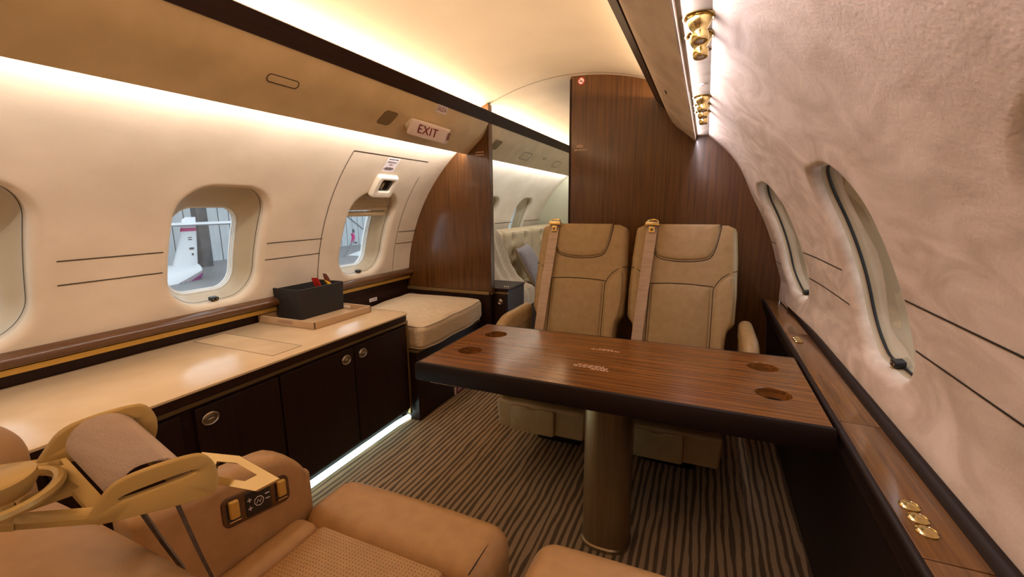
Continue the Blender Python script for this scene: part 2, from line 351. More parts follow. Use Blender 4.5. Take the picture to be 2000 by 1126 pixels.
def build_wall(name, side, y0, y1, cens, seams, key):
    mb = MB(); cens = sorted(cens); FIL = 0.028
    ys = [y0]+[q for c in cens for q in (c-TY, c+TY)]+[y1]
    for i in range(0, len(ys), 2):
        n = max(1, int((ys[i+1]-ys[i])/0.06)); mb.grid(lambda a, b_: wallp(side, ys[i]+(ys[i+1]-ys[i])*a, UB+(UT-UB)*b_), n, 80)
    for c in cens:
        mb.grid(lambda a, b_: wallp(side, c-TY+2*TY*a, UB+(TU0-UB)*b_), 24, 3); mb.grid(lambda a, b_: wallp(side, c-TY+2*TY*a, TU1+(UT-TU1)*b_), 24, 24)
        for q in (c-TY, c+TY): mb.grid(lambda a, b_: wallp(side, q-.014+.028*a, UB+(UT-UB)*b_, .0022), 1, 60)      # unseen strips added to seal mesh cracks against outside light
        for q in (TU0, TU1): mb.grid(lambda a, b_: wallp(side, c-TY+2*TY*a, q-.012+.024*b_, .0022), 16, 2)
        E_ = [tile_edge(a) for a in ANG]; O = hole(WW+2*FIL, WH+2*FIL, WR+FIL); rings = []
        for k in range(7):
            t = k/6; rings.append([wallp(side, c+e[0]*(1-t)+o[0]*t, UC+e[1]*(1-t)+o[1]*t) for e, o in zip(E_, O)])
        for k in range(1, 7):
            a = pi/2*k/6; q = FIL*(1-sin(a)); rings.append([wallp(side, c+x, UC+y, FIL*(1-cos(a))) for x, y in hole(WW+2*q, WH+2*q, WR+q)])
        mb.loops(rings)
    for path, wd in seams:                                # upholstery seams and hatch gaps
        for (ya, ua), (yb, ub) in zip(path[:-1], path[1:]):
            n = 10 if abs(ub-ua) > .05 else 8; dx, du = yb-ya, ub-ua; L = sqrt(dx*dx+du*du); ny, nu_ = -du/L*wd/2, dx/L*wd/2
            mb.grid(lambda a, b_: wallp(side, ya+dx*a+ny*(2*b_-1), ua+du*a+nu_*(2*b_-1), -0.0012), n, 1, 1)
    return struct(name, mb, [key, 'seam'])
uh, ul = zu(1.038), zu(0.955)
LW = [-0.47, 0.445, 1.24, 2.165, 3.72, 4.6]
hat0, hat1 = 1.805, 2.47
build_wall('wall_left', -1, YR, YA, LW, [
    ([(0.70, uh), (1.015, uh)], .004), ([(0.70, ul), (1.015, ul)], .004), ([(1.465, uh), (hat0, uh)], .004), ([(1.465, ul), (hat0, ul)], .004),
    ([(hat1, uh), (2.66, uh)], .004), ([(hat1, ul), (2.66, ul)], .004), ([(hat0, UB+.01), (hat0-.02, zu(1.49))], .004),
    ([(hat0-.02, zu(1.49)), (hat1-.03, zu(1.49))], .006), ([(hat1, UB+.01), (hat1-.02, zu(1.40))], .003), ([(4.0, uh), (4.42, uh)], .006), ([(4.78, uh), (5.3, uh)], .006)], 'suede_left')
uh2, ul2 = zu(1.003), zu(0.898)
RW = [-0.47, 0.43, 1.36, 2.36, 4.0]
build_wall('wall_right', 1, YR, YA, RW, [([(0.64, uh2), (1.13, uh2)], .0045), ([(0.64, ul2), (1.13, ul2)], .0045), ([(1.60, uh2), (2.13, uh2)], .0045), ([(1.60, ul2), (2.13, ul2)], .0045),
    ([(2.58, uh2), (2.74, uh2)], .0045), ([(2.58, ul2), (2.74, ul2)], .0045), ([(-0.2, uh2), (0.2, uh2)], .0045), ([(-0.2, ul2), (0.2, ul2)], .0045)], 'suede_right')
def build_window(n, side, c, shade=False):
    f = 0.028; A = hole(WW, WH, WR); B = hole(IW, IH, IR); rings = [[wallp(side, c+x, UC+y, f) for x, y in A], [wallp(side, c+x, UC+y, f+.012) for x, y in A]]
    for k in range(1, 11):
        t = k/10; g = t*t*(3-2*t)*.5+t*.5; rings.append([wallp(side, c+a[0]*(1-g)+b_[0]*g, (UC+a[1])*(1-g)+(IUC+b_[1])*g, f+.012+0.085*t) for a, b_ in zip(A, B)])
    win = struct('window_%d' % n, MB().loops(rings), 'reveal', ang=60)
    gk = MB().tube([wallp(side, c+x*.985, UC+y*.985, f+.016) for x, y in A], .0040 if side > 0 else .0009, 6, closed=True); obj('gasket', gk, 'black', win)
    mb = MB(); mb.add([wallp(side, c+x*.985, UC+y*.985, f+.016) for x, y in A]+[wallp(side, c, UC, f+.016)], [(i, (i+1) % len(A), len(A)) for i in range(len(A))]); obj('inner_pane', mb, 'glass', win)
    fr_ = MB()
    for k, q in enumerate((0.0, 0.006, 0.012)):
        fr_.tube([wallp(side, c+x*(1-q*3), IUC+y*(1-q*2.2), 0.125+k*.008) for x, y in B], .0055, 6, closed=True)
    fr_.loops([[wallp(side, c+x*s_, IUC+y*s_, d) for x, y in B] for s_, d in ((1.0, .122), (0.965, .15), (1.02, .165))]); obj('outer_frame', fr_, 'window_white', win)
    mb = MB(); mb.add([wallp(side, c+x*.97, IUC+y*.97, .148) for x, y in B]+[wallp(side, c, IUC, .148)], [(i, (i+1) % len(B), len(B)) for i in range(len(B))]); obj('outer_pane', mb, 'glass', win)
    ub = UC-WH/2; P = lambda x, y, h: wallp(side, c+x, ub+y, h)          # finger latch on the lower lip
    la = MB().loops([[P(x, y+.012, f-.004) for x, y in rrect(.034, .016, .004, 3)], [P(x, y+.012, f+.018) for x, y in rrect(.034, .016, .004, 3)]], 0, True, True)
    lo = obj('latch', la, 'black', win); tb = MB()
    for x in (-.009, .009): tb.loops([[P(x+q, y+.012, f-.0052) for q, y in rrect(.005, .005, .002, 3)], [P(x+q, y+.012, f-.003) for q, y in rrect(.005, .005, .002, 3)]], 0, True, True)
    tb.loops([[P(x, y-.002, f-.006) for x, y in rrect(.010, .012, .002, 2)], [P(x, y-.002, f-.002) for x, y in rrect(.010, .012, .002, 2)]], 0, True, True); obj('latch_tab', tb, 'buckle', lo)
    if shade:                                              # pleated shade lowered a hand's breadth
        mb = MB(); u1 = UC+WH/2-.012; u0 = 0.60
        def hw(u):
            k = radial(atan2(1, 0), 1, 1, .1); dy = abs(u-UC); lim = WH/2-WR
            return WW/2-.012-(WR-sqrt(max(0, WR*WR-(dy-lim)**2)) if dy > lim else 0)
        mb.grid(lambda a, b_: wallp(side, c+(2*a-1)*hw(u0+(u1-u0)*b_), u0+(u1-u0)*b_, f+.030+.004*(1 if int(b_*12+.5) % 2 else -1)), 14, 12)
        sh = obj('shade', mb, 'bin', win)
        rail = MB().tube([wallp(side, c-.185+.37*i/8, u0-.004, f+.028) for i in range(9)], .010, 8, flat=.7); obj('shade_rail', rail, 'linen', sh)
        rail = MB().tube([wallp(side, c-.185+.37*i/8, u0-.040, f+.034) for i in range(9)], .016, 8, flat=.45); obj('shade_sill', rail, 'bin', sh)
for i, c in enumerate(LW): build_window(i+1, -1, c, i == 3)
for i, c in enumerate(RW): build_window(len(LW)+i+1, 1, c)

# floor: flat carpet, gently ramped up to the right-hand wall
mb = MB(); xs = [-2.05, -1.5, -1.0, -0.5, 0.0, 0.148, 0.15, 0.39, 0.46]; zs = [0, 0, 0, 0, 0, 0, 0.008, 0.035, 0.04]
mb.loops([[(x, YR, z) for x, z in zip(xs, zs)], [(x, YA, z) for x, z in zip(xs, zs)]], closed=False); struct('floor', mb, 'carpet', ang=5)
# ceiling dome with the joint line over the doorway
RC = 1.375; mb = MB(); half = asin(0.635/RC)
mb.grid(lambda a, b_: (CX+RC*sin(half*(2*a-1)), YR+(YA-YR)*b_, CZ+RC*cos(half*(2*a-1))), 40, 8)
mb.grid(lambda a, b_: (CX+(RC-.002)*sin(half*(2*a-1)), 2.690+.004*b_, CZ+(RC-.002)*cos(half*(2*a-1))), 40, 1, 1)
struct('ceiling', mb, ['ceiling', 'seam'])
def section(y, x0, x1, zbot, th, side):                   # a cross panel cut to the cabin's section
    o = []
    if side > 0:
        o = [(x0, zbot), (x0, CZ+sqrt(RC**2-(x0-CX)**2)+.003)]
        for i in range(1, 15):
            x = x0+(CX+.63-x0)*i/14; o.append((x, CZ+sqrt(RC**2-(x-CX)**2)+.003))
        o += [(CX+.72, 1.60)]+[(wallp(1, y, u).x+.004, wallp(1, y, u).z) for u in [UT-(UT-UB)*i/24 for i in range(25)]]+[(x1, 0.66), (x1, zbot)]
    else:
        o = [(x1, CZ+sqrt(RC**2-(x1-CX)**2)+.003)]
        for i in range(1, 10):
            x = x1+(CX-.63-x1)*i/9; o.append((x, CZ+sqrt(RC**2-(x-CX)**2)+.003))
        o += [(CX-.72, 1.60)]+[(wallp(-1, y, u).x-.004, wallp(-1, y, u).z) for u in [UT-(UT-UB)*i/24 for i in range(25)]]+[(x0, zbot), (x1, zbot)]
    return MB().loops([[(x, y, z) for x, z in o], [(x, y+th, z) for x, z in o]], 0, True, True)
struct('wall_far', section(2.74, -0.807, 0.41, 0.0, 0.04, 1), 'wood_z')
struct('wall_partition', section(2.66, -2.035, -1.335, 0.60, 0.04, -1), 'wood_z')
struct('trim_1', MB().box(-1.345, -1.328, 2.655, 2.705, 0.60, 1.852, .003), 'wood_z')
struct('trim_2', MB().box(-0.812, -0.800, 2.735, 2.785, 0.0, 1.96, .003), 'wood_dark')
struct('wall_aft', MB().box(-2.2, 0.6, YA, YA+.03, 0, 2.0), 'green_wall'); struct('wall_rear_closure', MB().box(-2.2, 0.6, YR-.03, YR, 0, 2.0), 'bin')  # rear wall is unseen, added to shut outside light out of the cabin
struct('trim_3', MB().box(-2.10, -2.045, YR, YA, 0.0, 0.70), 'wood_dark')
# coves, overhead bins and crown strips
PROF = [(.66, 1.85), (.66, 1.750), (.545, 1.750), (.537, 1.742), (.556, 1.704), (.580, 1.664), (.605, 1.637), (.645, 1.604), (.680, 1.575), (.700, 1.556), (.707, 1.549), (.711, 1.551), (.7105, 1.5745), (.66, 1.60)]
def binp(side, t, n=0.0):                                  # point on the visible bin face, t from 0 (top) to 1 (lip)
    q = PROF[3:11]; L = [0]
    for a, b_ in zip(q[:-1], q[1:]): L.append(L[-1]+sqrt((a[0]-b_[0])**2+(a[1]-b_[1])**2))
    s = max(0, min(1, t))*L[-1]
    for i in range(len(q)-1):
        if s <= L[i+1] or i == len(q)-2:
            k = (s-L[i])/(L[i+1]-L[i]); d = (q[i]*1 if 0 else V(q[i])).lerp(V(q[i+1]), k); tn = (V(q[i+1])-V(q[i])).normalized(); return CX+side*(d.x-n*-tn.y), d.y-n*tn.x, tn
def binframe(side, y, t):                                  # along the cabin, up the face, outwards
    x, z, tn = binp(side, t); up = V((-side*tn.x, 0, -tn.y)); ex = V((0, 1, 0)) if side < 0 else V((0, -1, 0)); nrm = ex.cross(up)
    return frame((x, y, z), ex, up, nrm)
def overhead(side, y0, y1, label, key):
    t = thing('overhead_bin', label, 'overhead bin', (CX+side*.62, y0, 1.55))
    obj('shell', MB().loops([[(CX+side*x, y, z) for x, z in PROF] for y in (y0, (y0+y1)/2, y1)], 0, False, False), key, t, 50); return t
binL = overhead(-1, YR, 2.66, 'long tan overhead bin over the cabinet, with the exit sign on it', 'bin')
binR = overhead(1, YR, 2.74, 'overhead bin with a suede face over the windows by the table', 'bin_right')
binA = overhead(-1, 2.70, YA, 'tan overhead bin beyond the doorway over the tufted sofa', 'bin')
def panel_on(t, side, y, tt, w_, h_, r, key, name, raise_=0.0022, skew=0.0):
    P = binframe(side, y, tt); Q = lambda a, b_, h: P(a+b_*skew, b_, h)
    rim = MB().tube([Q(a, b_, .0004) for a, b_ in rrect(w_, h_, r, 6)], .0016, 5, closed=True); mb = MB().prism(rrect(w_-.004, h_-.004, r, 6), Q, -.004, raise_, .001)
    o = obj(name, mb, key, t); obj('panel_gap', rim, 'seam' if key != 'grille' else 'bin', o); return o
panel_on(binL, -1, 1.175, 0.46, 0.125, 0.030, 0.014, 'bin', 'access_panel', .001)
panel_on(binL, -1, 1.755, 0.58, 0.098, 0.088, 0.022, 'grille', 'speaker_grille', .0018, .1)
panel_on(binA, -1, 2.90, 0.50, 0.12, 0.09, 0.022, 'grille', 'speaker_grille', .0018)
panel_on(binA, -1, 3.52, 0.60, 0.19, 0.075, 0.02, 'bin', 'access_panel', .001); panel_on(binA, -1, 4.35, 0.60, 0.19, 0.075, 0.02, 'bin', 'access_panel', .001); panel_on(binA, -1, 3.93, 0.5, 0.07, 0.018, 0.008, 'bin', 'reading_light', .001)
panel_on(binR, 1, 1.86, 0.55, 0.045, 0.006, 0.002, 'bin_right', 'latch_slot', .0)
k = 3
for side, y0, y1 in ((-1, YR, 2.698), (1, YR, 2.74), (-1, 2.70, YA)):
    k += 1; q = .506 if side < 0 else .482; pr = [(q, 1.796), (q+.009, 1.803), (q+.021, 1.798), (.549, 1.750), (.541, 1.737), (.534, 1.737)]
    mb = MB().loops([[(CX+side*x, y, z) for x, z in pr] for y in (y0, y1)], 0, True, True); struct('trim_%d' % k, mb, 'trim_dark')
for side, y0, y1, nm in ((-1, YR, 2.66, 'service panel in the lamp slot above the left windows'), (1, YR, 2.74, 'bright service panel carrying brass spot lamps above the right windows'), (-1, 2.70, YA, 'service panel above the sofa windows beyond the doorway')):
    t = tag(obj('service_panel', MB().box(CX+side*.7112, CX+side*.800, y0, y1, 1.574, 1.584), 'ceiling' if side < 0 else 'panel_suede', loc=(CX+side*.75, y0, 1.574)), nm, 'service panel')
    if side > 0:
        obj('lip_trim', MB().box(CX+.782, CX+.788, y0, y1, 1.570, 1.576, .001), 'bin', t)
        obj('vent_grille', MB().lathe([(.019, -.0015), (.0205, 0), (.0205, .001)], (CX+.757, 1.245, 1.5745), n=24).prism(rrect(.003, .003, .001), frame((CX+.757, 1.245, 1.574), (1, 0, 0), (0, 1, 0)), 0, .0001), 'nickel', t)
        obj('indicator_lamp', MB().lathe([(.002, -.006), (.006, -.005), (.008, -.002), (.0095, 0)], (CX+.750, 1.58, 1.574), n=16), 'white', t)
# brass spot lamps
def spot(y, label):
    x = CX+.751; t = thing('spot_lamp', label, 'spot lamp', (x, y, 1.574), 'brass spot lamps')
    mb = MB().lathe([(.033, 0), (.034, -.002), (.031, -.0045), (.028, -.005), (.026, -.002)], (x, y, 1.574), n=28); obj('flange', mb, 'brass', t)
    ax = V((-.10, 0.12, 1)).normalized(); mb = MB().lathe([(.014, .004), (.025, -.003), (.0245, -.009), (.018, -.020), (.0135, -.027), (.0135, -.029), (.0165, -.031), (.0165, -.043), (.0145, -.047), (.0105, -.047), (.010, -.043)], (x, y, 1.571), ax, 28); obj('barrel', mb, 'brass', t)
    obj('lens', MB().lathe([(.0102, -.0445), (.006, -.0475), (.001, -.048)], (x, y, 1.571), ax, 16), 'lens', t); return t
s0 = spot(1.035, 'brass spot lamp over the right windows, the one nearest the camera')
dup(s0, (0, .105, 0), 'brass spot lamp just behind the nearest one, ahead of a round grille')
dup(s0, (0, .72, 0), 'first brass spot lamp of the far cluster of three, nearest the grille'); dup(s0, (0, .85, 0), 'middle brass spot lamp of the far cluster of three'); dup(s0, (0, .99, 0), 'last brass spot lamp, hanging nearest the wooden bulkhead')

# ================================================================== LEFT SIDE: window ledge, cabinet, bench
pr = [(-2.045, .758), (-2.022, .758), (-2.0, .750), (-1.988, .742), (-1.984, .734), (-1.986, .722), (-1.990, .716), (-2.0, .710), (-2.045, .708)]
struct('trim_7', MB().loops([[(x, y, z) for x, z in pr] for y in (YR, 2.658)], 0, True, True), 'trim_brown', ang=50)
struct('trim_8', MB().box(-2.045, -2.012, YR, 2.65, .684, .704, .001), 'gold')
# credenza
t = thing('credenza', 'low dark-veneered cabinet under the cream worktop along the left wall', 'cabinet', (-1.75, 0.9, 0))
FX = -1.465
obj('body', MB().box(-2.04, FX-.014, -.40, 1.885, .07, .60, .002), 'wood_dark', t); obj('toe_kick', MB().box(-2.04, -1.535, -.40, 1.88, 0, .07), 'black_edge', t)
obj('gold_strip', MB().box(FX-.012, FX+.002, -.40, 1.885, .580, .594, .001), 'gold_trim', t); obj('end_post', MB().box(FX-.02, FX, 1.872, 1.888, .05, .58, .003), 'gold_trim', t)
def pull(parent, y, z):
    P = frame((FX+.002, y, z), (0, 1, 0), (0, 0, 1)); el = lambda a, b_: [(a*cos(q), b_*sin(q)) for q in [2*pi*i/36 for i in range(36)]]
    mb = MB().loops([[P(x, y_, hh) for x, y_ in el(a, b_)] for a, b_, hh in ((.029, .022, 0), (.029, .022, .003), (.026, .0195, .005), (.0225, .0165, .0035), (.021, .0155, .001), (.019, .0135, .004), (.012, .008, .005), (.001, .0005, .005))], 0, True, True)
    mb.box(FX+.005, FX+.010, y-.010, y+.010, z-.0025, z+.0025, .002); obj('pull', mb, 'nickel', parent)
for nm, y0, y1, hy in (('drawer', .02, .40, None), ('drawer', .43, .735, None), ('door', .778, 1.082, .82), ('door', 1.090, 1.474, 1.425), ('door', 1.480, 1.868, 1.53)):
    d = obj(nm, MB().box(FX-.016, FX, y0, y1, .085, .568, .003, 2), 'wood_dark', t)
    if hy: pull(d, hy, .521)
# worktop
WZ = .64
def wt_outline(x0, x1, y0, y1, r):
    o = [(x0, y0), (x1, y0)]
    for i in range(9): a = rad(90*i/8); o.append((x1-r+r*cos(a), y1-r+r*sin(a)))
    return o+[(x0, y1)]
t = tag(obj('worktop', MB().prism(wt_outline(-2.043, -1.445, -.42, 1.893, .05), lambda x, y, h: V((x, y, h)), .632, WZ, .003, 2), 'laminate', loc=(-1.75, .9, .61)), 'long cream worktop on the dark cabinet under the left windows', 'worktop')
obj('edge_band', MB().prism(wt_outline(-2.04, -1.449, -.42, 1.889, .048), lambda x, y, h: V((x, y, h)), .602, .6318), 'trim_dark', t)
lid = obj('lid', MB().prism(rrect(.488, .132, .004, 2, -1.754, 1.168), lambda x, y, h: V((x, y, h)), WZ+.0001, WZ+.0006), 'laminate', t)
obj('lid_gap', MB().tube([(x, y, WZ+.0002) for x, y in rrect(.494, .138, .004, 2, -1.754, 1.168)], .0008, 5, closed=True), 'seam', lid)
# floor light
t = thing('floor_light_strip', 'glowing white light strip along the foot of the left cabinet', 'light strip', (-1.515, .9, 0))
obj('diffuser', MB().tube([(-1.512, -.4, .012), (-1.512, 1.80, .012), (-1.500, 1.92, .012), (-1.452, 2.04, .012), (-1.442, 2.12, .012), (-1.442, 2.27, .012)], .015, 10), 'led_floor', t)
t = thing('floor_exit_sign', 'tiny exit marker at the end of the glowing floor strip', 'exit marker', (-1.43, 2.33, 0))
obj('housing', MB().box(-1.445, -1.418, 2.285, 2.40, 0, .045, .004), 'red', t); obj('end_cap', MB().box(-1.443, -1.414, 2.275, 2.285, 0, .050, .003), 'white', t); obj('end_cap', MB().box(-1.443, -1.414, 2.40, 2.41, 0, .05, .003), 'white', t)
P = frame((-1.418, 2.343, .023), (0, 1, 0), (0, 0, 1)); obj('lettering', lettering('EXIT', .034, P), 'white', t)
# tray with basket
t = thing('serving_tray', 'square tan leatherette tray holding the dark basket on the worktop', 'tray', (-1.845, 1.62, WZ))
obj('base', MB().box(-2.036, -1.65, 1.43, 1.815, WZ+.0006, WZ+.007, .002), 'tray', t)
def twall(ax, c, lo, hi):                                  # a rim with a hand hole, or without
    mb = MB()
    if ax == 'y': mb.box(c-.004, c+.004, lo, hi, WZ+.002, WZ+.037, .002)
    else:
        mb.box(lo, hi, c-.004, c+.004, WZ+.002, WZ+.037, .002)
    return mb
for a in (('y', -2.032, 1.43, 1.815), ('y', -1.654, 1.43, 1.815)): obj('rim', twall(*a), 'tray', t)
for c, key in ((1.434, 'tray_pad'), (1.811, 'white_plastic')):
    r_ = obj('rim', twall('x', c, -2.036, -1.65), 'tray', t)
    P = frame((-1.843, c-.0042, WZ+.021), (1, 0, 0), (0, 0, 1)); obj('handle_slot', MB().prism(rrect(.105, .017, .008, 6), P, 0, .0006).prism(rrect(.105, .017, .008, 6), frame((-1.843, c+.0042, WZ+.021), (1, 0, 0), (0, 0, 1), (0, 1, 0)), 0, .0006), key, r_)
t = thing('storage_basket', 'dark woven open basket standing on the tray', 'basket', (-1.935, 1.665, WZ+.0075))
b0, b1 = WZ+.0075, .800; mb = MB()
def bring(z, ins, d=0.0): k = (z-b0)/(b1-b0)*.006; return [(x, y, z) for x, y in rrect(.185+2*k-2*ins, .285+2*k-2*ins, .012, 4, -1.929, 1.665)]
mb.loops([bring(b0, 0), bring(b0+.05, 0), bring(b0+.1, 0), bring(b1, -.001), bring(b1+.003, .003), bring(b1, .008), bring(b0+.006, .008)], 0, True, True)
obj('weave', mb, 'basket', t)
obj('hand_hole', MB().prism(rrect(.055, .020, .004, 3), frame((-1.949, 1.5185, .760), (1, 0, 0), (0, 0, 1)), 0, .002), 'black', t)
for i, (nm, key, x, y, z, rz, tilt, lb) in enumerate((('snack_bar', 'red_wrap', -1.925, 1.715, .795, .3, .5, 'red snack wrapper sticking out of the dark basket'), ('snack_bar', 'brown_wrap', -1.90, 1.765, .808, -.2, .35, 'brown snack wrapper standing tallest in the dark basket'), ('snack_bar', 'yellow', -1.885, 1.765, .785, -.5, .7, 'yellow snack wrapper at the right corner of the dark basket'))):
    R = Matrix.Translation((x, y, z)) @ Matrix.Rotation(rz, 4, 'Z') @ Matrix.Rotation(tilt, 4, 'X')
    def fold(v): v = V(v); k = abs(v.z)/.045; v.x *= 1+.15*k; v.y *= max(.15, 1-k*k); return R @ v
    g = tag(obj(nm, MB().box(-.017, .017, -.009, .009, -.045, .045, .006, 2, fn=fold, k=6), key, loc=(x, y, z)), lb, 'snack', 'snacks in the basket')
# bench and its cushion
t = thing('bench', 'dark veneered bench base under the linen cushion, left of the table', 'bench', (-1.72, 2.27, 0))
obj('base', MB().box(-2.04, -1.425, 1.90, 2.645, .0, .405, .003), 'wood_dark', t); obj('gold_strip', MB().box(-2.04, -1.418, 1.895, 2.645, .406, .418, .002), 'gold_trim', t)
def puff(v):
    v = V(v); u_ = (v.x+1.695)/.32; w_ = (v.y-2.265)/.37; k = max(0, 1-u_*u_)*max(0, 1-w_*w_)
    top = v.z > .50; v.z += (.030 if top else 0)*k+.006*noise.noise(V((v.x*7, v.y*7, 1)))*(1 if top else 0)
    v.x += .008*sin(v.y*19)*(1 if v.x > -1.45 else 0); v.z += .014*sm((v.y-2.2)/.4); return v
t = thing('bench_cushion', 'thick oatmeal linen cushion on the bench in the corner by the partition', 'cushion', (-1.69, 2.26, .42))
obj('pad', MB().box(-2.01, -1.378, 1.905, 2.625, .420, .560, .035, 5, fn=puff, k=14), 'linen', t, 60)
rr = dens(rrect(.632-.02, .72-.02, .04, 5, -1.694, 2.265), .03)
obj('piping', MB().tube([puff((x, y, .5525)) for x, y in rr], .0055, 6, closed=True).tube([puff((x, y, .4285)) for x, y in rr], .0055, 6, closed=True), 'piping', t)
struct('trim_9', MB().box(-2.04, -1.34, 2.652, 2.70, 0, .60), 'wood_dark'); struct('trim_10', MB().box(-2.035, -1.345, 2.640, 2.658, .600, .620, .002), 'gold_trim')

# ================================================================== TABLE
t = thing('conference_table', 'walnut folding table with four cup recesses in front of the two tan seats', 'table', (-.262, 1.42, 0))
TX0, TX1, TZ = -.878, .308, .684
def leaf(y0, y1, cups):
    cy = cups[0][1]; s = .062; mb = MB(); X = [TX0+.012]+[q for c in cups for q in (c[0]-s, c[0]+s)]+[TX1-.002]
    F = lambda x, y: (x, y, TZ)
    for a, b_ in zip(X[::2], X[1::2]): mb.grid(lambda u, v: F(a+(b_-a)*u, y0+(y1-y0)*v), 6, 4)
    for cx_, cy in cups:
        mb.grid(lambda u, v: F(cx_-s+2*s*u, y0+(cy-s-y0)*v), 4, 2); mb.grid(lambda u, v: F(cx_-s+2*s*u, cy+s+(y1-cy-s)*v), 4, 2)
        A = [2*pi*(i+.5)/64-pi/4-pi/64 for i in range(64)]
        def sq(a): c, d = cos(a), sin(a); k = s/max(abs(c), abs(d)); return (cx_+k*c, cy+k*d, TZ)
        mb.loops([[sq(a) for a in A], [(cx_+.046*cos(a), cy+.046*sin(a), TZ) for a in A], [(cx_+.0445*cos(a), cy+.0445*sin(a), TZ-.002) for a in A]])
    mb.loops([[(x, y, z) for x, y in ((TX0+.012, y0), (TX1-.002, y0), (TX1-.002, y1), (TX0+.012, y1))] for z in (TZ, TZ-.03)], 0, False, True)
    lf = obj('leaf', mb, 'wood_x', t)
    for cx_, cy in cups:
        cb = MB().lathe([(.0445, TZ-.002), (.0435, TZ-.030), (.041, TZ-.034), (.001, TZ-.034)], (cx_, cy, 0), n=48, cap=False); obj('cup_recess', cb, 'wood_x', lf)
    return lf
lf1 = leaf(1.168, 1.445, [(-.764, 1.339), (.203, 1.328)]); lf2 = leaf(1.4475, 1.682, [(-.764, 1.559), (.199, 1.548)])
ed = MB()
pr = [(.000, .6835), (-.004, .6848), (-.009, .682), (-.012, .672), (-.012, .628), (-.008, .620), (.0, .618), (.03, .618)]
def band(pts, nrm):
    ed.loops([[(p[0]+nrm[i][0]*d, p[1]+nrm[i][1]*d, z) for d, z in [(-q, z_) for q, z_ in pr]] for i, p in enumerate(pts)], 0, False, False, False)
x0, x1, y0, y1 = TX0+.012, TX1-.002, 1.168, 1.682
band([(x0, y1), (x0, y0), (x1, y0)], [(-1, 1), (-1, -1), (.6, -1)]); band([(x0, y1), (x1, y1)], [(-1, 1), (0, 1)])
obj('edge', ed, 'black_edge', t); obj('underside', MB().box(x0, x1, y0, y1, .620, .654), 'black_edge', t)
ring = lambda z, a, b_, n_=2.6: [(-.262+a*abs(cos(q))**(2/n_)*(1 if cos(q) > 0 else -1), 1.425+b_*abs(sin(q))**(2/n_)*(1 if sin(q) > 0 else -1), z) for q in [2*pi*i/64 for i in range(64)]]
obj('pedestal', MB().loops([ring(0, .088, .082), ring(.012, .088, .082), ring(.016, .083, .076), ring(.3, .083, .076), ring(.62, .083, .076)], 0, True, True), 'bronze', t)
obj('bracket', MB().box(-.845, -.735, 1.19, 1.23, .602, .621, .004), 'white_plastic', t)
for pos, rows, sd in (((-.315, 1.525, TZ), [(.45, .1), (.9, .1)], 3), ((-.315, 1.345, TZ), [(.75, 0), (1.0, 0), (.95, .02), (.5, .3)], 5)):
    tag(obj('table_placard', small_print(frame(pos, (1, 0, 0), (0, 1, 0)), .115, rows, sd, .0075), 'label_tan', loc=pos), 'pale small-print notice on the %s half of the table' % ('far' if sd == 3 else 'near'), 'notice', 'notices on the table')

